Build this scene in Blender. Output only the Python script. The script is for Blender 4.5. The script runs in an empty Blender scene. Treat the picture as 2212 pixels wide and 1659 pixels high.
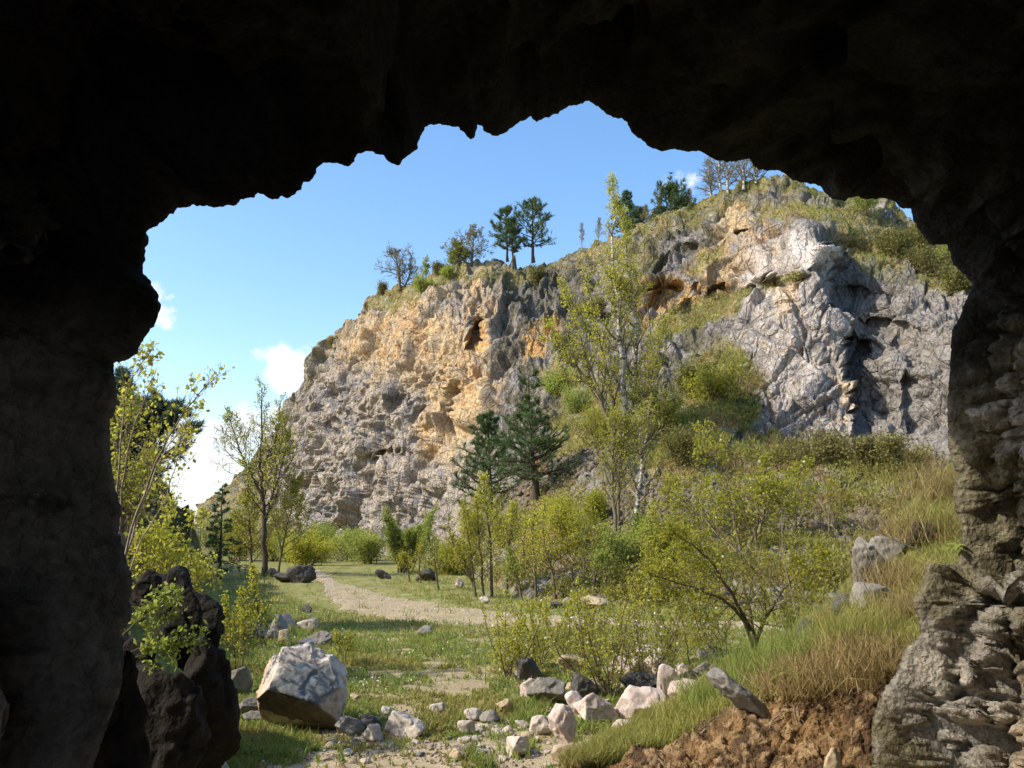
import bpy, math, random
import numpy as np
from mathutils import Vector

# ------------------------------------------------------------------ camera, sky, sun
scene = bpy.context.scene
COL = scene.collection
F = 1840.6; CX = 1106.0; CY = 829.5; PITCH = math.atan(320.5 / F); CAMH = 1.6
cam = bpy.data.cameras.new('camera'); camo = bpy.data.objects.new('camera', cam); COL.objects.link(camo)
camo.location = (0, 0, CAMH); camo.rotation_euler = (math.radians(90) + PITCH, 0, 0)
cam.sensor_width = 36; cam.lens = F / 2212 * 36; cam.clip_start = 0.05; cam.clip_end = 3000
scene.camera = camo
EL = math.radians(40); BEH = math.radians(14)
TOSUN = Vector((-math.cos(BEH) * math.cos(EL), -math.sin(BEH) * math.cos(EL), math.sin(EL)))
sun = bpy.data.lights.new('sun', 'SUN'); sun.energy = 4.2; sun.angle = math.radians(0.5); sun.color = (1.0, 0.93, 0.80)
suno = bpy.data.objects.new('sun', sun); COL.objects.link(suno)
suno.rotation_euler = TOSUN.to_track_quat('Z', 'Y').to_euler()
scene.view_settings.view_transform = 'Standard'; scene.view_settings.look = 'None'
scene.view_settings.gamma = 1; scene.view_settings.exposure = 0.45
scene.cycles.max_bounces = 7; scene.cycles.diffuse_bounces = 5; scene.cycles.transmission_bounces = 3
scene.cycles.transparent_max_bounces = 4; scene.cycles.use_denoising = True
scene.cycles.sample_clamp_indirect = 4.0

def W(px, py, Y):
    """pixel of the 2212 x 1659 view + forward distance -> world point"""
    u = (px - CX) / F; v = (CY - py) / F
    dy = math.cos(PITCH) - v * math.sin(PITCH); dz = math.sin(PITCH) + v * math.cos(PITCH)
    s = Y / dy
    return np.stack(np.broadcast_arrays(u * s, Y * np.ones_like(s), CAMH + dz * s), -1) if isinstance(s, np.ndarray) else np.array((u * s, Y, CAMH + dz * s))
def floorY(py, z0=0.0):
    v = (CY - py) / F
    dy = math.cos(PITCH) - v * math.sin(PITCH); dz = math.sin(PITCH) + v * math.cos(PITCH)
    return (z0 - CAMH) / dz * dy
def D2(px, py):
    return W(px, py, 1.0) - np.array((0, 0, CAMH))

world = bpy.data.worlds.new("World"); scene.world = world; world.use_nodes = True
nt = world.node_tree; N = nt.nodes; L = nt.links
bg = N['Background']
sky = N.new('ShaderNodeTexSky'); sky.sky_type = 'NISHITA'; sky.sun_disc = False
sky.sun_elevation = EL; sky.sun_rotation = math.radians(256); sky.air_density = 1.0; sky.dust_density = 1.2; sky.ozone_density = 1.0
hs = N.new('ShaderNodeHueSaturation'); hs.inputs['Saturation'].default_value = 1.22; hs.inputs['Value'].default_value = 1.55
L.new(sky.outputs[0], hs.inputs['Color'])
tc = N.new('ShaderNodeTexCoord')
def cloud_mask(px, py, rx, ry, w=1.0):
    d = D2(px, py); d = d / np.linalg.norm(d)
    r = np.array((d[1], -d[0], 0)); r /= np.linalg.norm(r); u = np.cross(r, d)
    outs = []
    for ax, rad in ((r, rx), (u, ry)):
        n = N.new('ShaderNodeVectorMath'); n.operation = 'DOT_PRODUCT'
        L.new(tc.outputs['Generated'], n.inputs[0]); n.inputs[1].default_value = tuple(ax)
        m = N.new('ShaderNodeMath'); m.operation = 'DIVIDE'; L.new(n.outputs['Value'], m.inputs[0]); m.inputs[1].default_value = rad / F
        p = N.new('ShaderNodeMath'); p.operation = 'POWER'
        q = N.new('ShaderNodeMath'); q.operation = 'ABSOLUTE'; L.new(m.outputs[0], q.inputs[0]); L.new(q.outputs[0], p.inputs[0]); p.inputs[1].default_value = 2.2
        outs.append(p)
    a = N.new('ShaderNodeMath'); a.operation = 'ADD'; L.new(outs[0].outputs[0], a.inputs[0]); L.new(outs[1].outputs[0], a.inputs[1])
    s = N.new('ShaderNodeMath'); s.operation = 'MULTIPLY_ADD'; L.new(a.outputs[0], s.inputs[0]); s.inputs[1].default_value = -w; s.inputs[2].default_value = w
    f = N.new('ShaderNodeVectorMath'); f.operation = 'DOT_PRODUCT'; L.new(tc.outputs['Generated'], f.inputs[0]); f.inputs[1].default_value = tuple(d)
    g = N.new('ShaderNodeMath'); g.operation = 'GREATER_THAN'; L.new(f.outputs['Value'], g.inputs[0]); g.inputs[1].default_value = 0.3
    h = N.new('ShaderNodeMath'); h.operation = 'MULTIPLY_ADD'; L.new(g.outputs[0], h.inputs[0]); h.inputs[1].default_value = 20; h.inputs[2].default_value = -20
    k = N.new('ShaderNodeMath'); k.operation = 'ADD'; L.new(s.outputs[0], k.inputs[0]); L.new(h.outputs[0], k.inputs[1])
    return k
cl = None
for c in ((636, 796, 84, 58, 1.0), (1470, 398, 42, 30, .55), (362, 690, 34, 26, .5), (352, 630, 26, 16, .25), (440, 960, 110, 78, .8), (575, 918, 90, 45, .6),
          (400, 1040, 190, 60, .35), (-500, 700, 300, 120, .7), (-900, 300, 260, 110, .7), (3200, 500, 300, 140, .7), (120, 950, 200, 90, .6)):
    k = cloud_mask(*c)
    if cl is None: cl = k
    else:
        m = N.new('ShaderNodeMath'); m.operation = 'MAXIMUM'; L.new(cl.outputs[0], m.inputs[0]); L.new(k.outputs[0], m.inputs[1]); cl = m
nz = N.new('ShaderNodeTexNoise'); nz.inputs['Scale'].default_value = 24; nz.inputs['Detail'].default_value = 10; nz.inputs['Roughness'].default_value = .62
L.new(tc.outputs['Generated'], nz.inputs['Vector'])
ma = N.new('ShaderNodeMath'); ma.operation = 'MULTIPLY_ADD'; L.new(nz.outputs['Fac'], ma.inputs[0]); ma.inputs[1].default_value = 4.2; ma.inputs[2].default_value = -2.0
mb = N.new('ShaderNodeMath'); mb.operation = 'ADD'; L.new(ma.outputs[0], mb.inputs[0]); L.new(cl.outputs[0], mb.inputs[1])
mr = N.new('ShaderNodeMapRange'); mr.interpolation_type = 'SMOOTHSTEP'; mr.inputs['From Min'].default_value = 0.0; mr.inputs['From Max'].default_value = 0.75; mr.inputs['To Max'].default_value = .93
L.new(mb.outputs[0], mr.inputs['Value'])
mx = N.new('ShaderNodeMix'); mx.data_type = 'RGBA'; L.new(mr.outputs[0], mx.inputs['Factor'])
L.new(hs.outputs[0], mx.inputs['A'])
nz2 = N.new('ShaderNodeTexNoise'); nz2.inputs['Scale'].default_value = 20; nz2.inputs['Detail'].default_value = 4; L.new(tc.outputs['Generated'], nz2.inputs['Vector'])
cr = N.new('ShaderNodeMix'); cr.data_type = 'RGBA'; L.new(nz2.outputs['Fac'], cr.inputs['Factor']); cr.inputs['A'].default_value = (5.0, 5.4, 5.8, 1); cr.inputs['B'].default_value = (6.2, 6.2, 6.1, 1)
L.new(cr.outputs['Result'], mx.inputs['B'])
L.new(mx.outputs['Result'], bg.inputs['Color']); bg.inputs['Strength'].default_value = 0.14

# ------------------------------------------------------------------ noise library
def h3(ix, iy, iz, seed):
    h = (ix.astype(np.int64) * 374761393 + iy.astype(np.int64) * 668265263 + iz.astype(np.int64) * 2147483647 + seed * 974634777) & 0xFFFFFFFF
    h = h ^ (h >> 13); h = (h * 1274126177) & 0xFFFFFFFF; h = h ^ (h >> 16); h = (h * 2246822519) & 0xFFFFFFFF; h = h ^ (h >> 15)
    return h
def hf(h, k):
    h = (h * (2654435761 + 2 * k) + k * 40503) & 0xFFFFFFFF; h = h ^ (h >> 15); h = (h * 2246822519) & 0xFFFFFFFF; h = h ^ (h >> 13)
    return (h & 0xFFFFFF) / float(0xFFFFFF)
def perlin(P, seed=0):
    P = np.asarray(P); return np.concatenate([perlin_(P[i:i + 30000], seed) for i in range(0, len(P), 30000)])
def perlin_(P, seed=0):
    I = np.floor(P); f = P - I; I = I.astype(np.int64); t = f * f * f * (f * (f * 6 - 15) + 10)
    r = 0
    for dx in (0, 1):
        wx = t[:, 0] if dx else 1 - t[:, 0]
        for dy in (0, 1):
            wy = t[:, 1] if dy else 1 - t[:, 1]
            for dz in (0, 1):
                wz = t[:, 2] if dz else 1 - t[:, 2]
                h = h3(I[:, 0] + dx, I[:, 1] + dy, I[:, 2] + dz, seed)
                g = (hf(h, 1) * 2 - 1) * (f[:, 0] - dx) + (hf(h, 2) * 2 - 1) * (f[:, 1] - dy) + (hf(h, 3) * 2 - 1) * (f[:, 2] - dz)
                r = r + wx * wy * wz * g
    return r * 1.5
def fbm(P, oct=4, seed=0, gain=.5):
    r = 0; a = 1; s = 0
    for i in range(oct):
        r = r + a * perlin(P * 2 ** i + 17.3 * i, seed + i); s += a; a *= gain
    return r / s
def facet(P, seed=0, slope=1.0):
    P = np.asarray(P); r = [facet_(P[i:i + 30000], seed, slope) for i in range(0, len(P), 30000)]
    return tuple(np.concatenate([q[k] for q in r]) for k in range(3))
def facet_(P, seed=0, slope=1.0):
    """broken-rock relief: every Voronoi cell is a tilted plane. returns value, F1, F2-F1"""
    n = len(P); I = np.floor(P).astype(np.int64); d1 = np.full(n, 9.); d2 = np.full(n, 9.); val = np.zeros(n)
    for dx in (-1, 0, 1):
        for dy in (-1, 0, 1):
            for dz in (-1, 0, 1):
                c = I + (dx, dy, dz); h = h3(c[:, 0], c[:, 1], c[:, 2], seed)
                q = P - (c + np.stack((hf(h, 1), hf(h, 2), hf(h, 3)), -1))
                d = (q * q).sum(1)
                m = d < d1
                d2 = np.where(m, d1, np.minimum(d2, d))
                v = (hf(h, 4) - .5) + slope * (q[:, 0] * (hf(h, 5) - .5) + q[:, 1] * (hf(h, 6) - .5) + q[:, 2] * (hf(h, 7) - .5)) * 2
                val = np.where(m, v, val); d1 = np.where(m, d, d1)
    d1 = np.sqrt(d1); d2 = np.sqrt(d2)
    return val, d1, d2 - d1
def sstep(a, b, x):
    t = np.clip((x - a) / (b - a), 0, 1); return t * t * (3 - 2 * t)
def mixc(c, col, m):
    return c * (1 - m[:, None]) + np.array(col)[None, :] * m[:, None]

# ------------------------------------------------------------------ object helpers
def tag(o, label=None, cat=None, group=None, kind=None):
    if label: o['label'] = label
    if cat: o['category'] = cat
    if group: o['group'] = group
    if kind: o['kind'] = kind
    return o
def empty(name, loc, label, cat, group=None):
    o = bpy.data.objects.new(name, None); o.location = tuple(loc); COL.objects.link(o); o.empty_display_size = .2
    return tag(o, label, cat, group)
def mesh_np(name, V, Fc, mat=None, col=None, smooth=True, parent=None, mats=None, midx=None, loc=None):
    """V (n,3), Fc list of arrays of shape (m,k)"""
    me = bpy.data.meshes.new(name)
    if isinstance(Fc, np.ndarray): Fc = [Fc]
    Fc = [f for f in Fc if len(f)]
    me.vertices.add(len(V)); 
    V = np.asarray(V, np.float32)
    if loc is not None: V = V - np.asarray(loc, np.float32)[None, :]
    me.vertices.foreach_set('co', V.ravel())
    nl = sum(f.size for f in Fc); npoly = sum(len(f) for f in Fc)
    me.loops.add(nl); me.polygons.add(npoly)
    me.loops.foreach_set('vertex_index', np.concatenate([f.ravel() for f in Fc]).astype(np.int32))
    st = []; o = 0
    for f in Fc:
        st.append(o + np.arange(len(f)) * f.shape[1]); o += f.size
    me.polygons.foreach_set('loop_start', np.concatenate(st).astype(np.int32))
    if smooth: me.polygons.foreach_set('use_smooth', np.ones(npoly, bool))
    if mats:
        for m in mats: me.materials.append(m)
        me.polygons.foreach_set('material_index', np.asarray(midx, np.int32))
    elif mat: me.materials.append(mat)
    me.update(calc_edges=True)
    if col is not None:
        a = me.color_attributes.new('Col', 'FLOAT_COLOR', 'POINT')
        c = np.ones((len(V), 4), np.float32); c[:, :3] = col; a.data.foreach_set('color', c.ravel())
    me.validate()
    ob = bpy.data.objects.new(name, me); COL.objects.link(ob)
    if loc is not None: ob.location = tuple(float(v) for v in loc)
    if parent is not None:
        ob.parent = parent
        if loc is None:   # vertices given in world space: shift them under the empty
            me.vertices.foreach_set('co', (V - np.array(parent.location, np.float32)[None, :]).ravel()); me.update()
    return ob
def grid_faces(nr, nc):
    a = np.arange(nr * nc).reshape(nr, nc)
    return np.stack((a[:-1, :-1], a[:-1, 1:], a[1:, 1:], a[1:, :-1]), -1).reshape(-1, 4)

# ------------------------------------------------------------------ materials
def new_mat(name):
    m = bpy.data.materials.new(name); m.use_nodes = True; nt = m.node_tree
    return m, nt, nt.nodes, nt.links, nt.nodes['Principled BSDF']
def surf_mat(name, base=None, sc=(6, 40), var=.35, bump=(.5, .02), rough=.95, tint=None, spec=.15, obj=False, vor=-.8, blocks=None):
    """vertex or fixed colour x two noises, with noise + cell bump, in world or object space"""
    m, nt, N, L, b = new_mat(name)
    tc = N.new('ShaderNodeTexCoord' if obj else 'ShaderNodeNewGeometry'); vec = tc.outputs['Object' if obj else 'Position']
    if base is None:
        at = N.new('ShaderNodeAttribute'); at.attribute_name = 'Col'; c0 = at.outputs['Color']
    else:
        rg = N.new('ShaderNodeRGB'); rg.outputs[0].default_value = (*base, 1); c0 = rg.outputs[0]
    n1 = N.new('ShaderNodeTexNoise'); n1.inputs['Scale'].default_value = sc[0]; n1.inputs['Detail'].default_value = 7; n1.inputs['Roughness'].default_value = .65; L.new(vec, n1.inputs['Vector'])
    n2 = N.new('ShaderNodeTexNoise'); n2.inputs['Scale'].default_value = sc[1]; n2.inputs['Detail'].default_value = 4; L.new(vec, n2.inputs['Vector'])
    ad = N.new('ShaderNodeMath'); ad.operation = 'ADD'; L.new(n1.outputs['Fac'], ad.inputs[0]); L.new(n2.outputs['Fac'], ad.inputs[1])
    mr = N.new('ShaderNodeMapRange'); L.new(ad.outputs[0], mr.inputs['Value']); mr.inputs['From Min'].default_value = .6; mr.inputs['From Max'].default_value = 1.4
    mr.inputs['To Min'].default_value = 1 - var; mr.inputs['To Max'].default_value = 1 + var; mr.clamp = False
    mu = N.new('ShaderNodeVectorMath'); mu.operation = 'SCALE'; L.new(c0, mu.inputs[0]); L.new(mr.outputs[0], mu.inputs['Scale'])
    out = mu.outputs[0]
    if tint:
        n3 = N.new('ShaderNodeTexNoise'); n3.inputs['Scale'].default_value = tint[1]; n3.inputs['Detail'].default_value = 5; n3.inputs['Distortion'].default_value = .6; L.new(vec, n3.inputs['Vector'])
        r3 = N.new('ShaderNodeMapRange'); L.new(n3.outputs['Fac'], r3.inputs['Value']); r3.inputs['From Min'].default_value = tint[2]; r3.inputs['From Max'].default_value = tint[2] + .12; r3.inputs['To Max'].default_value = tint[3]
        mi = N.new('ShaderNodeMix'); mi.data_type = 'RGBA'; L.new(r3.outputs[0], mi.inputs['Factor']); L.new(out, mi.inputs['A']); mi.inputs['B'].default_value = (*tint[0], 1); out = mi.outputs['Result']
    L.new(out, b.inputs['Base Color']); b.inputs['Roughness'].default_value = rough; b.inputs['Specular IOR Level'].default_value = spec
    vo = N.new('ShaderNodeTexVoronoi'); vo.feature = 'F1'; vo.inputs['Scale'].default_value = sc[0] * 1.7; L.new(vec, vo.inputs['Vector'])
    a2 = N.new('ShaderNodeMath'); a2.operation = 'MULTIPLY_ADD'; L.new(vo.outputs['Distance'], a2.inputs[0]); a2.inputs[1].default_value = vor; L.new(ad.outputs[0], a2.inputs[2])
    if blocks:
        wn = N.new('ShaderNodeVectorMath'); wn.operation = 'MULTIPLY_ADD'; L.new(n1.outputs['Color'], wn.inputs[0]); wn.inputs[1].default_value = (.22, .22, .22); L.new(vec, wn.inputs[2])
        mp = N.new('ShaderNodeMapping'); mp.inputs['Rotation'].default_value = (.3, .45, .2); mp.inputs['Scale'].default_value = (1.2, .8, .7); L.new(wn.outputs[0], mp.inputs['Vector'])
        for sc_, am in blocks:
            v_ = N.new('ShaderNodeTexVoronoi'); v_.feature = 'F1'; v_.inputs['Scale'].default_value = sc_; v_.inputs['Randomness'].default_value = 1; L.new(mp.outputs[0], v_.inputs['Vector'])
            sx_ = N.new('ShaderNodeSeparateColor'); L.new(v_.outputs['Color'], sx_.inputs[0])
            e_ = N.new('ShaderNodeTexVoronoi'); e_.feature = 'DISTANCE_TO_EDGE'; e_.inputs['Scale'].default_value = sc_; L.new(mp.outputs[0], e_.inputs['Vector'])
            cl_ = N.new('ShaderNodeMapRange'); L.new(e_.outputs['Distance'], cl_.inputs['Value']); cl_.inputs['From Max'].default_value = .07; cl_.inputs['To Max'].default_value = .6
            m1_ = N.new('ShaderNodeMath'); m1_.operation = 'ADD'; L.new(sx_.outputs[0], m1_.inputs[0]); L.new(cl_.outputs[0], m1_.inputs[1])
            m2_ = N.new('ShaderNodeMath'); m2_.operation = 'MULTIPLY_ADD'; L.new(m1_.outputs[0], m2_.inputs[0]); m2_.inputs[1].default_value = am; L.new(a2.outputs[0], m2_.inputs[2]); a2 = m2_
    bp = N.new('ShaderNodeBump'); bp.inputs['Strength'].default_value = bump[0]; bp.inputs['Distance'].default_value = bump[1]; L.new(a2.outputs[0], bp.inputs['Height']); L.new(bp.outputs[0], b.inputs['Normal'])
    return m
def leaf_mat(name, col, col2, trans=.45, sc=8, rough=.6):
    m, nt, N, L, b = new_mat(name)
    g = N.new('ShaderNodeNewGeometry')
    n = N.new('ShaderNodeTexWhiteNoise'); n.noise_dimensions = '1D'; L.new(g.outputs['Random Per Island'], n.inputs['W'])
    mi = N.new('ShaderNodeMix'); mi.data_type = 'RGBA'; L.new(n.outputs['Value'], mi.inputs['Factor']); mi.inputs['A'].default_value = (*col, 1); mi.inputs['B'].default_value = (*col2, 1)
    b.inputs['Roughness'].default_value = rough; b.inputs['Specular IOR Level'].default_value = .3; L.new(mi.outputs['Result'], b.inputs['Base Color'])
    t = N.new('ShaderNodeBsdfTranslucent'); L.new(mi.outputs['Result'], t.inputs['Color'])
    ms = N.new('ShaderNodeMixShader'); ms.inputs[0].default_value = trans; L.new(b.outputs[0], ms.inputs[1]); L.new(t.outputs[0], ms.inputs[2])
    L.new(ms.outputs[0], N['Material Output'].inputs['Surface'])
    return m
M = {}
M['hill'] = surf_mat('hill_rock', None, (1.6, 6), .5, (1, .16), vor=0, blocks=((.55, 1.3), (1.5, .8), (4, .35)))
M['cave'] = surf_mat('cave_rock', None, (5, 30), .5, (1, .035), blocks=((4.5, .25), (12, .2)))
M['ground'] = surf_mat('ground_soil', None, (3, 45), .4, (.7, .02))
M['bank'] = surf_mat('bank_soil', None, (9, 60), .5, (1, .025))
M['path'] = surf_mat('path_gravel', (.37, .29, .175), (2, 30), .35, (.7, .02), tint=((.24, .23, .09), 1.6, .56, .7))
M['pale'] = surf_mat('pale_limestone', (.50, .43, .36), (5, 24), .32, (.6, .018), tint=((.5, .3, .14), 2.2, .62, .6), obj=True)
M['pink'] = surf_mat('pinkish_limestone', (.56, .45, .39), (5, 22), .28, (.5, .016), tint=((.62, .38, .2), 2, .62, .7), obj=True)
M['grey'] = surf_mat('grey_limestone', (.23, .21, .18), (5, 24), .3, (.6, .018), tint=((.2, .19, .12), 2.5, .55, .7), obj=True)
M['shade'] = surf_mat('shade_dark_mossy_rock', (.026, .022, .017), (4, 20), .5, (.8, .03), tint=((.02, .024, .012), 2, .55, .8), obj=True)  # shade put into the rock colour as near black, with a mossy tint
M['dark'] = surf_mat('dark_rock', (.085, .08, .072), (4, 20), .4, (.7, .03), tint=((.06, .07, .03), 2, .55, .8), obj=True)
M['tan'] = surf_mat('tan_stone', (.42, .33, .21), (6, 24), .28, (.5, .014), obj=True)
M['scree'] = surf_mat('scree_stone', (.15, .125, .09), (3, 12), .4, (.5, .02))
M['bark'] = surf_mat('grey_brown_bark', (.17, .14, .085), (8, 40), .4, (.6, .012))
M['barkd'] = surf_mat('dark_bark', (.085, .068, .045), (8, 40), .4, (.6, .012))
M['barkl'] = surf_mat('pale_twig_bark', (.28, .23, .17), (8, 40), .3, (.4, .008))
M['dry'] = leaf_mat('dry_grass', (.42, .32, .13), (.26, .18, .07), .35)
M['grass'] = leaf_mat('green_grass', (.30, .31, .06), (.38, .34, .11), .4)
M['grassb'] = leaf_mat('lush_grass', (.20, .29, .05), (.33, .36, .09), .45)
M['birchleaf'] = leaf_mat('young_birch_leaf', (.50, .46, .055), (.30, .31, .04), .6)
M['yleaf'] = leaf_mat('yellow_green_leaf', (.60, .55, .07), (.42, .43, .06), .6)
M['gleaf'] = leaf_mat('fresh_green_leaf', (.28, .35, .06), (.42, .45, .09), .55)
M['darkleaf'] = leaf_mat('olive_leaf', (.14, .14, .035), (.22, .20, .05), .35)
M['needle'] = leaf_mat('pine_needle', (.075, .13, .045), (.13, .18, .06), .25)
M['needleb'] = leaf_mat('blue_green_needle', (.07, .12, .075), (.12, .18, .09), .25)
M['budleaf'] = leaf_mat('budding_twig_leaf', (.20, .17, .06), (.27, .25, .07), .4)
M['flower'] = leaf_mat('white_petal', (.8, .8, .75), (.7, .75, .55), .3)
def birch_mat():
    m, nt, N, L, b = new_mat('white_birch_bark')
    g = N.new('ShaderNodeNewGeometry'); mp = N.new('ShaderNodeMapping'); mp.inputs['Scale'].default_value = (3, 3, 9); L.new(g.outputs['Position'], mp.inputs['Vector'])
    n = N.new('ShaderNodeTexNoise'); n.inputs['Scale'].default_value = 1.6; n.inputs['Detail'].default_value = 5; L.new(mp.outputs[0], n.inputs['Vector'])
    r = N.new('ShaderNodeValToRGB'); r.color_ramp.elements[0].position = .40; r.color_ramp.elements[0].color = (.07, .06, .045, 1); r.color_ramp.elements[1].position = .56; r.color_ramp.elements[1].color = (.50, .46, .38, 1)
    L.new(n.outputs['Fac'], r.inputs[0]); L.new(r.outputs[0], b.inputs['Base Color']); b.inputs['Roughness'].default_value = .8
    return m
M['birch'] = birch_mat()

# ------------------------------------------------------------------ valley floor
TOE = np.array([(-12, -2.6), (0, -2.4), (3, -1.9), (4.5, -1.75), (5.8, -1.75), (7, -2.75), (8, -3.1), (12.3, -4.7), (20, -7.6), (33, -11.6), (60, -24), (110, -50), (900, -300)])
TOP = np.array([(-60, .1), (2.3, .1), (3.2, 1.5), (4, 5), (5, 5.5), (6, 5.0), (7, 3.0), (8, 2.2), (12, 2.6), (16, 3.6), (20, 4.3), (26, 4.6), (33, 4.5), (60, 4), (110, 3), (900, 2)])
def gz(x, y):
    x = np.atleast_1d(np.asarray(x, float)); y = np.atleast_1d(np.asarray(y, float)) + np.zeros_like(x)
    P = np.stack((x, y, 0 * x), -1)
    z = .05 * perlin(P * .5, 3) + .018 * perlin(P * 2.3, 4)
    t = np.interp(y, TOE[:, 0], TOE[:, 1]) + .35 * perlin(P * .6, 8) * np.clip(y / 8, .3, 2)
    d = t - x
    H = np.interp(y, TOP[:, 0], TOP[:, 1]) * (1 + .25 * perlin(P * .35, 9))
    s = np.clip(d, 0, None) * np.interp(y, [8, 14], [1.15, 2.2])
    z = z + H * (1 - np.exp(-s / H)) * 1.12
    return z
def gz1(x, y): return float(gz(x, y)[0])
ys = np.concatenate((np.arange(-60, -9, 5), np.arange(-9, 3, .4), 3 + (np.exp(np.linspace(0, math.log(1 + 97 / 2.2), 560)) - 1) * 2.2, np.geomspace(102, 1500, 26)))
us = np.concatenate((np.linspace(-3, -1.0, 20, endpoint=False), np.linspace(-1.0, .9, 520), np.linspace(.9, 3, 20)[1:]))
sc = np.maximum(3.2, ys * .95)
X = us[None, :] * sc[:, None]; Y = np.repeat(ys[:, None], len(us), 1)
x = X.ravel(); y = Y.ravel(); z = gz(x, y); P = np.stack((x, y, z), -1)
slope = np.interp(y, TOE[:, 0], TOE[:, 1]) - x
steep = sstep(.0, .9, slope + .3 * perlin(P * .9, 31))
fv, f1, f2 = facet(P * 1.1 * [1, 1, 1.4], 5); gv, _, g2 = facet(P * 3.3, 6)
amp = steep * np.clip(y / 14, .55, 1.6)
P[:, 2] += amp * (.20 * fv + .05 * gv); P[:, 0] += amp * (.13 * fv + .04 * gv)
n1 = fbm(P * [.7, .7, 0] + 5, 4, 11); n2 = fbm(P * [2.6, 2.6, 0], 3, 12); n3 = fbm(P * [9, 9, 0], 2, 13)
bare = sstep(.05, .42, .6 * n1 + .7 * n2 + .3 * n3 + .30 * np.exp(-((y - 9.3) / 1.4) ** 2 - ((x + .6) / 1.5) ** 2) + .6 * sstep(7.8, 6.6, y) * sstep(-2.3, -1.2, x) - .12 * sstep(13, 20, y))
c = np.tile(np.array((.20, .205, .06)), (len(P), 1))
c = mixc(c, (.32, .27, .11), sstep(-.1, .2, n2 + .7 * n3) * .8); c = mixc(c, (.12, .15, .04), sstep(.1, .3, n1 - .4 * n3) * .6)
c = mixc(c, (.36, .28, .17), bare * .85)
c = mixc(c, (.45, .36, .24), bare * sstep(7.3, 6.3, y) * .5)
c = mixc(c, (.10, .10, .03), sstep(30, 60, y) * .4)
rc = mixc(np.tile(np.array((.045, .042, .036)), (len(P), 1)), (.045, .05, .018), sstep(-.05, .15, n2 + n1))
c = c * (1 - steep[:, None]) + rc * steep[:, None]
c = mixc(c, (.030, .027, .020), steep * sstep(7.6, 6.4, y)); inside = sstep(4.2, 3.2, y); c = mixc(c, (.26, .23, .19), inside)  # steep ground near the cave darkened in colour to stand for shade
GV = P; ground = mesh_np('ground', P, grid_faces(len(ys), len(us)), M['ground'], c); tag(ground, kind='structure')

# gravel path
pa = [(655, 1236), (690, 1232), (712, 1246), (735, 1262), (800, 1276), (850, 1290), (930, 1302), (1050, 1322), (1200, 1331), (1400, 1340), (1560, 1344), (1700, 1347), (1800, 1350)]
pb = [(668, 1240), (682, 1250), (700, 1262), (705, 1285), (722, 1305), (765, 1322), (850, 1338), (950, 1350), (1100, 1356), (1300, 1360), (1560, 1363), (1700, 1366), (1800, 1368)]
def resample(pts, n):
    pts = np.array(pts, float); d = np.r_[0, np.cumsum(np.hypot(*np.diff(pts, axis=0).T))]; t = np.linspace(0, d[-1], n)
    return np.stack([np.interp(t, d, pts[:, k]) for k in range(pts.shape[1])], -1)
def gp(pts): return np.array([W(a, b, floorY(b))[:2] for a, b in pts])
n = 700; A = resample(gp(pa), n); B = resample(gp(pb), n)
k = 61; t = np.linspace(0, 1, k)
sn = np.arange(n) / n * 90
ea = .10 * perlin(np.stack((sn * .4, sn * 0, sn * 0), -1), 4) + .03 * perlin(np.stack((sn * 3, sn * 0 + 3, sn * 0), -1), 5)
eb = .18 * perlin(np.stack((sn * .4, sn * 0 + 7, sn * 0), -1), 6) + .05 * perlin(np.stack((sn * 3, sn * 0 + 5, sn * 0), -1), 7)
T = t[None, :] * (1 + eb[:, None]) - ea[:, None] * (1 - t[None, :])
PX = A[:, None, 0] * (1 - T) + B[:, None, 0] * T; PY = A[:, None, 1] * (1 - T) + B[:, None, 1] * T
pz = gz(PX.ravel(), PY.ravel()).reshape(n, k) + .012 + .012 * np.sin(np.pi * t)[None, :] - .03 * (np.abs(t - .5) > .49)[None, :]
path = mesh_np('path', np.stack((PX, PY, pz), -1).reshape(-1, 3), grid_faces(n, k), M['path']); tag(path, kind='structure')
PATHA, PATHB = A, B; PATHC = (A + B) / 2; PATHW = np.hypot(*(A - B).T) / 2
def on_path(x, y):
    d = np.hypot(x[:, None] - PATHC[None, ::10, 0], y[:, None] - PATHC[None, ::10, 1]); i = d.argmin(1)
    return d.min(1) < PATHW[::10][i] * .8

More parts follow.
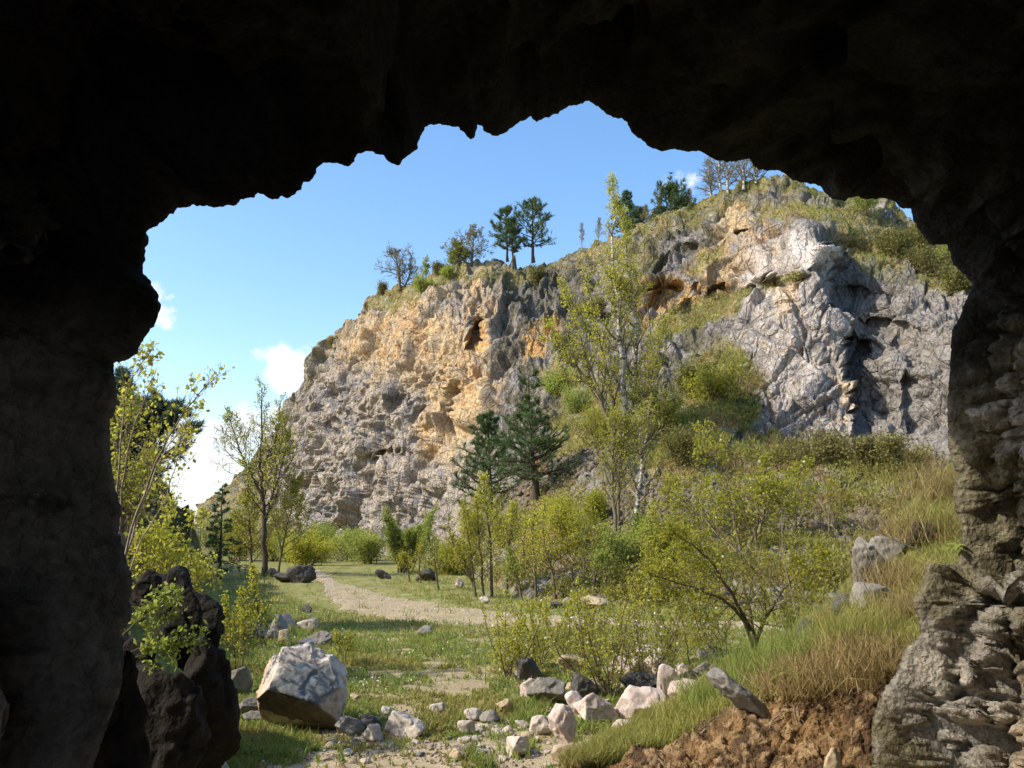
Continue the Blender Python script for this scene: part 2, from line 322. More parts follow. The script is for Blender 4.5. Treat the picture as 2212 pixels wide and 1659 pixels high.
# ------------------------------------------------------------------ quarry hillside with its cliffs
def fY(p): return floorY(p, 0.0)
HC = {
 425: [(1181, 98), (1130, 102), (1082, 108)], 520: [(1184, 88), (1100, 92), (1012, 100)], 600: [(1187, 82), (1050, 86), (905, 95)],
 660: [(1190, 74), (1000, 78), (800, 88)], 740: [(1194, 68), (1000, 71), (850, 76), (697, 86)], 820: [(1199, 61), (1000, 64), (800, 70), (632, 82)],
 900: [(1205, 54), (1000, 58), (800, 63), (650, 70), (602, 78)], 960: [(1212, 47), (1100, 51), (900, 56), (700, 62), (583, 74)],
 1030: [(1248, 30), (1180, 36), (1080, 46), (900, 52), (760, 57), (640, 64), (560, 74)], 1100: [(1285, 21.5), (1180, 28), (1070, 36), (950, 44), (800, 53), (680, 60), (557, 74)],
 1200: [(1299, 19.7), (1180, 25), (1080, 30), (1000, 34), (900, 42), (780, 52), (650, 62), (563, 74)],
 1280: [(1305, 19), (1180, 24.5), (1080, 28), (1000, 31), (920, 37), (800, 48), (650, 58), (525, 70)],
 1350: [(1308, 18.7), (1180, 24), (1080, 27), (1000, 30), (900, 34), (830, 38), (700, 48), (600, 55), (512, 64)],
 1450: [(1310, 18.5), (1180, 23.5), (1080, 26), (1000, 29), (900, 32.5), (820, 37), (720, 44), (600, 52), (460, 62)],
 1550: [(1312, 18.2), (1180, 23), (1080, 26), (1000, 29), (900, 31.5), (835, 34.5), (780, 38), (680, 43), (560, 49), (413, 60)],
 1600: [(1312, 18.2), (1180, 23), (1080, 26), (980, 30), (900, 33.5), (800, 35.5), (700, 38), (600, 44), (500, 50), (396, 58)],
 1680: [(1312, 18.2), (1180, 23), (1080, 26), (980, 31), (950, 32.5), (850, 34), (750, 36), (600, 39), (520, 45), (440, 50), (373, 56)],
 1760: [(1312, 18.2), (1180, 23), (1080, 26), (980, 30), (950, 31.5), (850, 33), (700, 35.5), (520, 38), (470, 44), (405, 52)],
 1840: [(1312, 18.2), (1180, 23), (1080, 26), (980, 30), (960, 31), (850, 33.5), (700, 36), (560, 39), (480, 46), (430, 52)],
 1920: [(1312, 18.2), (1180, 22.5), (1080, 25), (985, 29), (960, 30), (850, 32.5), (700, 35), (600, 38), (500, 44), (436, 50)],
 1990: [(1312, 18.2), (1180, 22), (1080, 24.5), (985, 28), (960, 29), (850, 31), (700, 34), (640, 36), (560, 42), (462, 48)],
 2080: [(1312, 18.2), (1180, 22), (1080, 24), (1000, 27), (960, 28), (850, 30), (700, 33), (640, 35), (590, 40), (520, 46)],
 2330: [(1312, 18.2), (1180, 22), (1080, 24), (1000, 26), (960, 27), (850, 29), (700, 32), (640, 34), (590, 38), (560, 44)]}
CREST = np.array([(425, 1092), (460, 1078), (480, 1050), (520, 1012), (560, 962), (590, 930), (612, 902), (630, 870), (650, 848), (660, 812), (668, 786), (700, 742), (722, 715), (740, 697), (768, 668), (790, 650), (810, 636), (840, 624), (870, 616), (905, 602), (935, 588), (970, 577), (1010, 563), (1040, 555), (1075, 554), (1130, 559), (1180, 567), (1215, 560), (1240, 545), (1262, 532), (1290, 521), (1340, 512), (1400, 482), (1430, 472), (1460, 457), (1495, 440), (1530, 424), (1560, 411), (1590, 400), (1625, 392), (1650, 384), (1685, 372), (1720, 384), (1800, 402), (1850, 412), (1900, 425), (1955, 446), (1990, 470), (2040, 505), (2080, 530), (2330, 600)], float)
cx = np.array(sorted(HC)); 
gx = np.concatenate((np.linspace(425, 560, 60, endpoint=False), np.linspace(560, 2120, 1000), np.linspace(2122, 2330, 30)))
nv = 620; v = np.linspace(0, 1, nv)
crest = np.interp(gx, CREST[:, 0], CREST[:, 1])
foot = np.interp(gx, cx, [HC[k][0][0] for k in cx])
tab = np.zeros((nv, len(cx)))
for i, k in enumerate(cx):
    a = np.array(HC[k], float); fr = (a[0, 0] - a[:, 0]) / (a[0, 0] - a[-1, 0]); tab[:, i] = np.interp(v, fr, np.log(a[:, 1]))
D = np.exp(np.stack([np.interp(gx, cx, tab[j]) for j in range(nv)]))
def blur(A, r, ax, n_=3):
    for _ in range(n_):
        pad = [(0, 0)] * A.ndim; pad[ax] = (r, r); Bp = np.pad(A, pad, 'edge'); cs = np.cumsum(Bp, ax)
        z0 = np.zeros_like(np.take(cs, [0], ax)); cs = np.concatenate((z0, cs), ax); w = 2 * r + 1
        A = (np.take(cs, range(w, cs.shape[ax]), ax) - np.take(cs, range(0, cs.shape[ax] - w), ax)) / w
    return A
D = blur(blur(D, 12, 0), 18, 1)
GX = np.repeat(gx[None, :], nv, 0); GY = foot[None, :] + (crest - foot)[None, :] * v[:, None]
gxr, gyr = GX.ravel(), GY.ravel()
def ell(cx_, cy_, rx, ry, rot=0, w=0, soft=.35):
    a = math.radians(rot); dx = gxr - cx_; dy = gyr - cy_
    X_ = dx * math.cos(a) + dy * math.sin(a); Y_ = -dx * math.sin(a) + dy * math.cos(a)
    r = np.sqrt((X_ / rx) ** 2 + (Y_ / ry) ** 2)
    return sstep(1 + soft, 1 - soft, r + w)
Df = D.ravel().copy()
P0 = W(gxr, gyr, Df)
wob = fbm(P0 * .35, 3, 41) * 1.2
# big forms: recesses (+) and bulges (-), in metres
for cx_, cy_, rx, ry, rot, a in ((1030, 728, 16, 34, 8, 2.6), (1030, 670, 34, 14, 0, .8), (850, 988, 46, 16, -8, 1.8), (1520, 655, 60, 22, -25, 2.6), (1440, 640, 40, 26, -20, 2.2), (1590, 520, 40, 14, -30, 1.8),
                                 (1655, 620, 42, 22, -25, 2.4), (1560, 600, 30, 40, 0, 1.2), (1850, 640, 40, 20, 20, .8), (1470, 560, 60, 16, -30, 1.2), (940, 900, 40, 110, 10, 1.2), (1000, 880, 22, 70, 20, 1.2), (700, 960, 60, 120, 0, -1.2), (800, 800, 90, 90, 0, -1.5),
                                 (1900, 700, 60, 12, 5, .8), (1860, 770, 14, 40, 10, .9), (1700, 700, 90, 60, 0, -.6), (1740, 560, 60, 26, -50, -1.2), (1090, 1100, 25, 50, 20, -.6)):
    Df += a * ell(cx_, cy_, rx, ry, rot, .25 * wob, .45)
xr = np.interp(gyr, [480, 560, 650, 760, 860, 960], [1775, 1800, 1812, 1826, 1850, 1850])
Df += 2.6 * sstep(-2, 10, gxr - xr + 6 * wob) * np.exp(-np.clip(gxr - xr, 0, None) / 130) * sstep(500, 540, gyr) * sstep(960, 900, gyr)
xr2 = np.interp(gyr, [720, 900], [1935, 1960]); Df += .9 * sstep(-2, 8, gxr - xr2 + 5 * wob) * np.exp(-np.clip(gxr - xr2, 0, None) / 60) * sstep(700, 720, gyr) * sstep(930, 900, gyr)
P = W(gxr, gyr, Df).reshape(nv, len(gx), 3)
def unit_(v): return v / (np.linalg.norm(v, axis=-1, keepdims=True) + 1e-9)
def gnorm(P):
    du = np.gradient(P, axis=1); dv = np.gradient(P, axis=0); n_ = np.cross(du, dv); return n_ / (np.linalg.norm(n_, axis=2, keepdims=True) + 1e-9)
Nn = gnorm(blur(blur(P, 4, 0), 4, 1)).reshape(-1, 3); P = P.reshape(-1, 3)
if Nn[:, 1].mean() > 0: Nn = -Nn
# zones
cy_rel = (gyr - np.interp(gxr, CREST[:, 0], CREST[:, 1]))
veg = np.zeros(len(P))
for a in ((1510, 690, 130, 26, -24, 1), (1740, 462, 110, 22, 4, .9), (1900, 515, 110, 55, 25, .75), (2040, 560, 60, 80, 10, .9), (1560, 850, 85, 85, 0, 1), (1480, 950, 130, 80, 0, .9), (1250, 945, 70, 60, 0, .9), (1640, 985, 130, 50, 0, .9),
          (1880, 1000, 160, 45, 0, .9), (1215, 830, 50, 35, 0, .8), (1690, 610, 60, 10, -20, .6), (1300, 880, 50, 50, 0, .7), (1120, 1120, 60, 60, 0, .5), (1540, 560, 50, 10, -35, .7), (1400, 470, 60, 25, -25, .7), (1480, 450, 90, 18, -24, .9), (1330, 560, 80, 40, 0, .35), (860, 640, 80, 22, -20, .8), (960, 600, 60, 18, -20, .9), (1860, 560, 50, 12, 20, .6), (1060, 600, 120, 14, 0, .55)):
    veg = np.maximum(veg, a[5] * ell(a[0], a[1], a[2], a[3], a[4], .5 * wob))
low = sstep(1010, 1080, gyr + 40 * wob) * sstep(950, 1060, gxr)
veg = np.maximum(veg, low * (.35 + .6 * sstep(-.1, .12, fbm(P0 * .6, 3, 44))))
veg = np.maximum(veg, sstep(60, 10, cy_rel + 25 * wob) * (.25 + .4 * (gxr > 1180)))
veg = np.maximum(veg, sstep(620, 560, gxr) * .5)
scree = np.maximum(.7 * ell(1500, 1100, 200, 36, 4, 1.1 * wob), np.maximum(ell(1235, 1010, 70, 24, -25, .4 * wob), .6 * ell(1770, 1125, 200, 26, 3, .9 * wob)))
scree = np.maximum(scree, ell(1110, 1090, 22, 60, 35, .3 * wob)); scree = np.maximum(scree, ell(1330, 1120, 70, 50, 0, .6 * wob) * .8)
veg = veg * (1 - .8 * scree)
rockm = 1 - veg
left = sstep(1130, 1020, gxr + 60 * wob)
rface = sstep(1530, 1610, gxr + 20 * wob) * sstep(480, 540, gyr) * sstep(1000, 960, gyr)
mid = np.clip(1 - left - rface, 0, 1)
# relief
Q = P0.copy(); Q += np.stack((fbm(P0 * .25, 2, 51), fbm(P0 * .25, 2, 52), fbm(P0 * .25, 2, 53)), -1) * 1.2
ca, sa = math.cos(-.42), math.sin(-.42)
QL = np.stack((Q[:, 0] * ca + Q[:, 2] * sa, Q[:, 1], -Q[:, 0] * sa + Q[:, 2] * ca), -1)
l1, _, e1 = facet(QL * [.46, .13, .16], 61, 1.3); l2, _, e2 = facet(QL * [1.3, .35, .45] + 3, 62, 1.3); l3, _, e3 = facet(QL * [2.8, .7, 1.3], 63, 1.2)
QR = np.stack((Q[:, 0] * .95 - Q[:, 2] * .3, Q[:, 1], Q[:, 0] * .3 + Q[:, 2] * .95), -1)
r1, _, q1 = facet(QR * [.30, .3, .24], 71, 1.2); r2, _, q2 = facet(QR * [.8, .7, .62] + 9, 72, 1.2); r3, _, q3 = facet(QR * [2, 1.0, 1.8], 73, 1.2)
f = fbm(P0 * [.8, .45, .8], 3, 81, .55)
def saw(nv_, sp, sd, wp=.5):
    s_ = Q @ unit_(np.array(nv_)) / sp + wp * fbm(P0 * .12, 3, sd); k_ = np.floor(s_); fr_ = s_ - k_; return (fr_ - .5) * (1 - sstep(.93, 1, fr_)) + .35 * sstep(.93, 1, fr_) * (1 - fr_) * 5
j1 = saw((.86, .2, -.42), 4.2, 151); j2 = saw((.3, .25, .9), 3.4, 152); j3 = saw((.93, .1, .3), 3.0, 153); j4 = saw((-.25, .2, .95), 3.6, 154)
dl = .85 * j1 + .45 * j2 + .34 * l1 + .27 * l2 + .17 * l3 - .12 * sstep(.10, 0, e2) + .45 * f
dr = .8 * j3 + .5 * j4 + .45 * r1 + .34 * r2 + .13 * r3 - .3 * sstep(.06, 0, q2) - .45 * sstep(.045, 0, q1) - .1 * sstep(.08, 0, q3) + .2 * f
dm = .7 * j1 + .6 * j4 + .5 * r1 + .34 * l2 + .13 * r3 - .15 * sstep(.08, 0, q2) + .6 * f
s1, _, t1 = facet(P0 * 2.2, 91, 1.5); s2, _, _ = facet(P0 * 5, 92, 1.5)
ds = .11 * s1 + .04 * s2 - .05 * sstep(.12, 0, t1)
dg = .35 * f + .12 * s1
disp = (dl * left + dr * rface + dm * mid) * (1 - low) + ds * low
rockm2 = np.clip(rockm * (1 - scree), 0, 1)
disp = disp * (.25 + .75 * rockm2) * (1 - scree) + ds * scree * 1.2 + dg * veg * .5
edge = sstep(0, .03, (v[:, None] + 0 * GX).ravel())
distsc = np.clip(Df / 45, .45, 1.25)
disp = blur(blur(disp.reshape(nv, -1), 1, 0, 1), 1, 1, 1).ravel() * 1.1 + (.04 * l3 + .02 * s1) * rockm
P = P + Nn * (disp * distsc * edge)[:, None]
# colours
c = np.tile(np.array((.20, .18, .165)), (len(P), 1))
n4 = fbm(P0 * 1.3, 4, 95); n5 = fbm(P0 * .4, 3, 96)
c = mixc(c, (.11, .10, .09), sstep(-.02, .3, n4) * .6)
c = mixc(c, (.31, .27, .235), sstep(.0, .3, -n4 + .3 * n5) * .6)
vein = (l2 > .2) | (r2 > .28)
c = mixc(c, (.36, .285, .20), vein * left * .5)
z_ = lambda *a: ell(*a)
tan = np.maximum.reduce([ell(900, 740, 165, 95, 10, .7 * wob), ell(1000, 870, 70, 120, 25, .7 * wob), ell(1080, 640, 110, 70, 0, .8 * wob) * .75, ell(1080, 800, 70, 40, 0, .5 * wob) * .8])
c = mixc(c, (.40, .285, .155), tan * (.62 + .38 * sstep(-.1, .2, n4 + .4 * l2)) * left)
c = mixc(c, (.42, .22, .09), np.clip(tan * sstep(.2, .45, n5 + .5 * l2) * left, 0, 1) * .4)
c = mixc(c, (.12, .11, .09), ell(1170, 620, 90, 60, 0, .5 * wob) * .8)
c = mixc(c, (.10, .09, .055), np.clip(mid * sstep(-.35, .1, n5 + n4) * .85 * (1 - low), 0, 1))
org = np.maximum.reduce([ell(*a, .55 * wob) for a in ((1505, 650, 105, 40, -22), (1440, 640, 50, 36, -20), (1585, 480, 26, 50, 30), (1605, 550, 105, 40, -25), (1650, 625, 60, 34, -22), (1035, 720, 18, 50, 8), (1410, 660, 30, 40, 0), (1180, 740, 60, 40, 0))])
c = mixc(c, (.44, .28, .11), org * .85 * sstep(-.35, .05, n4)); c = mixc(c, (.42, .20, .07), org * sstep(.02, .2, n4) * .45)
c = mixc(c, (.46, .37, .24), np.maximum(ell(1590, 490, 34, 40, 30, .3 * wob), ell(1545, 575, 34, 22, -30, .3 * wob)) * .6)
lit = rface * sstep(8, -8, gxr - xr) * sstep(1580, 1640, gxr)  # sunlit side of the ridge, put into the colour as paler rock
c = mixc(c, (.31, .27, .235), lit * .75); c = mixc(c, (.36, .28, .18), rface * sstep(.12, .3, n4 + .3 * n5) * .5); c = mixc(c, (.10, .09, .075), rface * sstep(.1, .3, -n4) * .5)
c = mixc(c, (.50, .44, .39), np.maximum(ell(1752, 545, 42, 34, 0, .3 * wob), ell(1640, 610, 34, 60, 20, .3 * wob) * .7))
c = mixc(c, (.50, .36, .22), ell(1700, 640, 22, 50, 10, .5 * wob) * .6)
c = mixc(c, (.52, .36, .2), ell(1835, 850, 22, 28, 0, .4 * wob) * .8)
c = mixc(c, (.165, .15, .13), rface * (1 - lit) * .6)  # side of the ridge away from the sun painted darker
c = mixc(c, (.10, .09, .08), ell(1900, 600, 90, 50, 20, .5 * wob) * .6)
c = mixc(c, (.15, .125, .085), scree * .8)
c = mixc(c, (.055, .05, .05), ell(1245, 1000, 34, 14, -25, .3 * wob) * .8)
c = mixc(c, (.34, .15, .05), np.maximum.reduce([ell(*a, .6 * wob) for a in ((1160, 1170, 34, 60, 25), (1200, 1090, 60, 24, 20), (1330, 1150, 70, 24, 0), (1160, 1010, 20, 16, 0), (1780, 1080, 70, 14, 0), (1780, 1085, 40, 10, 0))]) * .75)
vg = mixc(mixc(np.tile(np.array((.19, .185, .05)), (len(P), 1)), (.27, .21, .09), sstep(-.15, .2, n4 - .2 * n5)), (.08, .09, .025), sstep(.05, .3, n5))
vm = np.clip(veg * (.6 + sstep(-.2, .1, n4 + .3 * f)), 0, 1)
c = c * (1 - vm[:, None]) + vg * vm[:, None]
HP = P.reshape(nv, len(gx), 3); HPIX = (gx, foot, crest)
def hill(px, py):
    """surface point of the hillside under a pixel"""
    j = int(np.clip(np.searchsorted(gx, px), 1, len(gx) - 1)); i = int(np.clip((foot[j] - py) / (foot[j] - crest[j]) * (nv - 1), 0, nv - 1))
    return HP[i, j].copy()
# foot skirt under the floor and plateau behind the crest
back = []
last = HP[-1]
for dy, dz in ((.8, .05), (2, .1), (4, -.1), (8, -.6), (16, -2.5), (30, -7), (50, -14)):
    q = last.copy(); q[:, 1] += dy; q[:, 2] += dz; q[:, 0] *= (last[:, 1] + dy * .6) / last[:, 1]
    q = q + np.array((0, 0, 1)) * (.25 * fbm(q * .5, 3, 97))[:, None]; back.append(q)
fk = HP[0].copy(); fk[:, 2] = -.6; fk[:, 1] -= .3
V_ = np.concatenate((fk[None], HP, np.array(back)), 0); cc = c.reshape(nv, len(gx), 3); VM0 = vm.reshape(nv, len(gx))
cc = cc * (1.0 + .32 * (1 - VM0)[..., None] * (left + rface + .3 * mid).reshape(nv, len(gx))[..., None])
C_ = np.concatenate((cc[:1], cc, np.tile(np.array((.14, .14, .04)), (len(back), len(gx), 1))), 0)
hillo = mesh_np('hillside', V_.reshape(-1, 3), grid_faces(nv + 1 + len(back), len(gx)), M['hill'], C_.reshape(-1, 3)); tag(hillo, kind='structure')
VEGM = vm.reshape(nv, len(gx)); SCR = scree.reshape(nv, len(gx))

# ------------------------------------------------------------------ earth bank on the right of the cave mouth
BK = {1215: [(1672, 5.75), (1668, 5.8), (1664, 5.9)], 1300: [(1664, 5.75), (1645, 5.95), (1610, 6.4)], 1380: [(1664, 5.7), (1622, 6.1), (1565, 7.1)], 1500: [(1690, 5.6), (1578, 6.1), (1490, 7.7)], 1600: [(1730, 5.5), (1520, 6.0), (1432, 8)],
      1700: [(1780, 5.3), (1480, 5.9), (1385, 8)], 1800: [(1800, 5.2), (1455, 5.9), (1312, 8)], 1900: [(1800, 5.2), (1430, 5.8), (1190, 8.4)], 1980: [(1800, 5.2), (1400, 5.8), (1092, 8.7)],
      2060: [(1800, 5.2), (1385, 5.8), (988, 9)], 2160: [(1800, 5.2), (1380, 5.8), (960, 9)], 2420: [(1800, 5.2), (1380, 5.8), (940, 9)]}
bx_ = np.array(sorted(BK)); nb = 300; bgx = np.linspace(1215, 2420, 420); vv = np.linspace(0, 1, nb)
by = np.zeros((nb, len(bx_))); bd = np.zeros((nb, len(bx_)))
for i, k_ in enumerate(bx_):
    a = np.array(BK[k_], float); by[:, i] = np.interp(vv, [0, .42, 1], a[:, 0]); bd[:, i] = np.interp(vv, [0, .42, 1], a[:, 1])
BY = np.stack([np.interp(bgx, bx_, by[j]) for j in range(nb)]); BD = np.stack([np.interp(bgx, bx_, bd[j]) for j in range(nb)])
BY = blur(BY, 10, 1); BD = blur(blur(BD, 6, 0), 8, 1)
BX = np.repeat(bgx[None], nb, 0)
P = W(BX.ravel(), BY.ravel(), BD.ravel())
Nn = gnorm(P.reshape(nb, -1, 3)).reshape(-1, 3)
if Nn[:, 2].mean() < 0: Nn = -Nn
face = sstep(.5, .36, (vv[:, None] + 0 * BX).ravel() + .06 * fbm(P * 3, 2, 7))
a1, _, b1 = facet(P * 4.5, 14, 1.2); a2, _, _ = facet(P * 13, 15, 1.2); nf = fbm(P * 3, 4, 16)
taper = sstep(1225, 1350, BX.ravel())
a3, _, _ = facet(P * 30, 17, 1.2); P = P + Nn * ((.03 * a1 + .022 * a2 + .010 * a3 + .14 * nf) * face * taper + (1 - face) * .05 * nf * taper)[:, None]
c = np.tile(np.array((.21, .125, .055)), (len(P), 1)); c = mixc(c, (.085, .052, .028), sstep(-.15, .15, nf)); c = mixc(c, (.34, .23, .12), sstep(.15, .4, a2 * .8 - nf * .3) * .7)
gc = mixc(np.tile(np.array((.14, .17, .04)), (len(P), 1)), (.26, .19, .09), sstep(-.2, .2, nf)); c = c * face[:, None] + gc * (1 - face[:, None])
BP = P.reshape(nb, -1, 3)
def bank(px, t):
    j = int(np.clip(np.searchsorted(bgx, px), 0, len(bgx) - 1)); return BP[int(t * (nb - 1)), j].copy()
lastb = BP[-1]; bb = []
for dy, dz in ((.3, -.05), (.9, -.35), (1.8, -1.1), (3.2, -2.3), (4.5, -3.2)):
    q = lastb.copy(); q[:, 1] += dy; q[:, 2] = np.maximum(q[:, 2] + dz, -.3); bb.append(q)
V_ = np.concatenate((BP, np.array(bb))); C_ = np.concatenate((c.reshape(nb, -1, 3), np.tile(np.array((.15, .15, .045)), (5, len(bgx), 1))))
banko = mesh_np('earth_bank', V_.reshape(-1, 3), grid_faces(nb + 5, len(bgx)), M['bank'], C_.reshape(-1, 3)); tag(banko, kind='structure')

# ------------------------------------------------------------------ the cave: walls, roof and outer rock round the traced mouth
SEG = [ # (points, depth at start, depth at end), from low right over the arch to low left
 ([(1905, 1900), (1890, 1760), (1883, 1659), (1883, 1560), (1902, 1499), (1937, 1453), (1952, 1407), (1990, 1369), (1982, 1331), (1971, 1297), (1990, 1262), (2001, 1217), (2066, 1220), (2074, 1186), (2078, 1133), (2062, 1102), (2059, 1064), (2070, 1026), (2056, 1000), (2048, 960), (2046, 870), (2052, 800), (2055, 729), (2058, 710), (2074, 685), (2079, 666), (2086, 649), (2095, 629), (2105, 631)], 5.2, 5.25),
 ([(2101, 613), (2084, 594), (2058, 570), (2052, 544), (2044, 528), (2011, 529), (2001, 517), (1982, 492), (1971, 470), (1968, 450), (1945, 450), (1933, 434), (1906, 428), (1874, 431), (1848, 424), (1820, 434), (1796, 429), (1779, 413), (1772, 401), (1740, 395), (1711, 389)], 5.25, 5.9),
 ([(1701, 379), (1683, 368), (1676, 369), (1640, 367), (1625, 355), (1619, 343), (1579, 350), (1542, 345), (1527, 335), (1513, 326), (1486, 328), (1456, 322), (1430, 327), (1415, 322), (1403, 317), (1384, 301), (1367, 289), (1356, 268), (1343, 255), (1327, 255), (1312, 247), (1293, 232), (1273, 218), (1264, 219), (1249, 227), (1229, 229), (1202, 246), (1180, 254), (1158, 263), (1146, 251), (1132, 261), (1122, 263), (1093, 286), (1068, 295), (1043, 282), (1042, 269), (1039, 272), (1031, 269), (1028, 288), (1022, 300), (1016, 301), (1005, 290), (992, 276), (956, 269), (930, 269), (919, 275), (912, 288), (904, 304), (902, 322), (891, 329), (869, 346), (864, 356), (861, 358), (839, 350), (828, 335), (812, 333), (801, 325)], 5.9, 3.0),
 ([(771, 333), (765, 350), (751, 360), (729, 353), (704, 351), (687, 359), (682, 375), (669, 393), (654, 394), (650, 410), (619, 430), (609, 422), (603, 430), (585, 431), (570, 421), (556, 416), (551, 426), (521, 430), (510, 444), (487, 443), (482, 447), (460, 448), (447, 444), (441, 446), (414, 442), (410, 448), (381, 449), (376, 462), (365, 464), (354, 477), (340, 487), (322, 495), (316, 501), (322, 514), (321, 526), (313, 536), (314, 558), (309, 575), (308, 590), (315, 597), (327, 609), (329, 619), (340, 631), (343, 646), (348, 663), (344, 675), (335, 700), (318, 722), (302, 745), (298, 762), (275, 778), (245, 785)], 3.0, 2.75),
 ([(248, 815), (253, 850), (252, 870), (248, 890), (236, 912), (238, 950), (240, 1000), (248, 1050), (262, 1100), (257, 1150), (272, 1205), (288, 1255), (280, 1300), (286, 1331), (263, 1370), (268, 1430), (262, 1484), (235, 1560), (200, 1659), (180, 1900), (150, 2400)], 2.7, 2.7)]
pts = []
for pl, d0, d1 in SEG:
    a = np.array(pl, float); s_ = np.r_[0, np.cumsum(np.hypot(*np.diff(a, axis=0).T))]; dd = d0 + (d1 - d0) * s_ / s_[-1]
    for (px, py), d in zip(pl, dd): pts.append(np.array((px, py, d)))
C3 = np.array(pts); s_ = np.r_[0, np.cumsum(np.hypot(*np.diff(C3[:, :2], axis=0).T))]
stot = s_[-1]; wd = np.where(np.arange(0, stot, 1.0) < 1500, 1 / 3.2, 1 / 4.2); cum = np.cumsum(wd); ns = int(cum[-1]); tt = np.interp(np.arange(ns), cum, np.arange(0, stot, 1.0))
c2 = np.stack([np.interp(tt, s_, C3[:, k]) for k in range(3)], -1)
rg = np.stack((tt * .05, tt * 0, tt * 0), -1); c2[:, 0] += 3.2 * perlin(rg * 2, 21) + 1.2 * perlin(rg * 6, 22); c2[:, 1] += 3.2 * perlin(rg * 2 + 50, 23) + 1.2 * perlin(rg * 6 + 50, 24)
W0 = W(c2[:, 0], c2[:, 1], c2[:, 2])
ax = np.array((0, 0, CAMH)); rad = W0 - ax; rad[:, 1] = 0; rl = np.linalg.norm(rad, axis=1, keepdims=True); rn = rad / rl
rn = np.stack([blur(np.stack((rn[:, k], rn[:, k])), 6, 1)[0] for k in range(3)], -1); rn /= np.linalg.norm(rn, axis=1, keepdims=True)
yk = np.concatenate((np.linspace(0, .25, 12, endpoint=False), np.linspace(.25, 3.0, 150, endpoint=False), np.linspace(3.0, 11.5, 100)))
B_ = ax + rn * 3.0; B_[:, 1] = -5.5
rings = []; ringc = []
for yy in yk:
    t = np.clip(yy / (W0[:, 1] + 5.5), 0, 1)[:, None]
    R_ = W0 * (1 - t) + B_ * t
    R_ = R_ + rn * (np.sin(np.pi * np.clip(t * 1.2, 0, 1)) * .35)
    low_ = sstep(900, 1330, c2[:, 1])[:, None] * (np.arange(ns) < ns * .4)[:, None]; gg = 1.0 * (1 - math.exp(-yy / .55)) * low_
    R_ = R_ + np.array((1, 0, 0)) * gg
    rings.append(R_)
T3 = np.array(rings); sh = T3.shape[:2]; Pf = T3.reshape(-1, 3)
ydep = np.repeat(yk[:, None], ns, 1).ravel(); rnf = np.tile(rn, (len(yk), 1)); sx = np.tile(tt, len(yk))
right = sstep(1750, 1350, sx)
Qw = Pf + .16 * np.stack((fbm(Pf * 1.1, 2, 1), fbm(Pf * 1.1, 2, 2), fbm(Pf * 1.1, 2, 3)), -1)
_g = np.array(rings); NT = gnorm(blur(blur(_g, 2, 0), 3, 1)).reshape(-1, 3); sg = np.sign((NT * rnf).sum(1)); NT = NT * np.where(sg == 0, 1, sg)[:, None]; NT = unit_(NT * right[:, None] + rnf * (1.0001 - right[:, None]))
k1, _, m1 = facet(Qw * [1.7, 1.7, 1.7], 101, 1.1); k2, _, m2 = facet(Qw * [4.2, 4.2, 4.2], 102, 1.1); k3, _, m3 = facet(Qw * 10, 103, 1.1)
ff = fbm(Pf * 2.2, 4, 104)
ks, kd, km = facet(Qw * [5.4, 5.0, 5.0] + 7, 105, .9); kt, ke, kn = facet(Qw * 11 + 3, 106, .9); dsp = .11 * (k1 + .45) + .05 * (ks + .4) + .13 * kd ** 2 + .10 * sstep(.22, 0, km) + .03 * ke ** 2 + .025 * sstep(.25, 0, kn) + .02 * kt + .02 * k3 + .08 * ff + .05 * sstep(.12, 0, m1)
dsl = .30 * (k1 + .4) + .09 * (k2 + .3) + .03 * k3 + .2 * ff
QS = Pf * [1, 1, .45] + .15 * fbm(Pf * 1.5, 2, 141)[:, None]; v1, _, v2 = facet(QS * 3.2, 142, 1.2); v3, _, v4 = facet(QS * 8, 143, 1.1); nearl = sstep(3.0, 2.2, ydep) * (sx > s_[-1] - 2400); dsl = blur(blur(dsl.reshape(sh), 1, 0), 1, 1).ravel() + nearl * (.10 * (v1 + .3) + .035 * v3 + .07 * sstep(.12, 0, v2) + .02 * sstep(.2, 0, v4)); dsp = (dsp * right + dsl * (1 - right)) * sstep(0, .22, ydep)
# keep the roof and pillar from dipping into the opening
dsp = np.maximum(dsp, -.02)
Pf = Pf + NT * dsp[:, None]
# colours
nA = fbm(Pf * 1.4, 4, 110); nB = fbm(Pf * 5, 3, 111)
c = np.tile(np.array((.215, .195, .16)), (len(Pf), 1)); c = mixc(c, (.14, .12, .065), sstep(-.1, .15, nA + .3 * nB) * .75); c = mixc(c, (.42, .37, .31), sstep(.1, .3, -nA + .5 * nB) * .6)
c = mixc(c, (.52, .29, .11), sstep(1.3, 1.0, Pf[:, 2] + .3 * nB) * sstep(.2, .9, ydep) * sstep(2300, 600, sx) * .9)
cl_ = mixc(np.tile(np.array((.030, .028, .024)), (len(Pf), 1)), (.018, .017, .012), sstep(-.1, .2, nA))  # roof and upper walls painted near black to stand for cave shade
cl_ = mixc(cl_, (.24, .21, .18), sstep(s_[-1] - 1850, s_[-1] - 1500, sx) * sstep(-.5, -.1, nA * .6 + .8 * nB) * .85)  # left pillar painted paler, as if more light reached it
rc_ = sstep(1250, 1020, sx - 250 * ydep); c = c * rc_[:, None] + cl_ * (1 - rc_[:, None])  # upper right wall fades into the same painted shade
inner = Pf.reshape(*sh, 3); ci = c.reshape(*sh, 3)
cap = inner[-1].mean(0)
cap = cap * [1, 1, 0] + [0, -.3, 1.25]   # unseen back opening, added behind the camera to light the left pillar
inner = np.concatenate((inner, (inner[-1] * .9 + cap * .1)[None], (inner[-1] * .75 + cap * .25 + [0, -.5, 0])[None]), 0); ci = np.concatenate((ci, ci[-1:], ci[-1:]), 0)
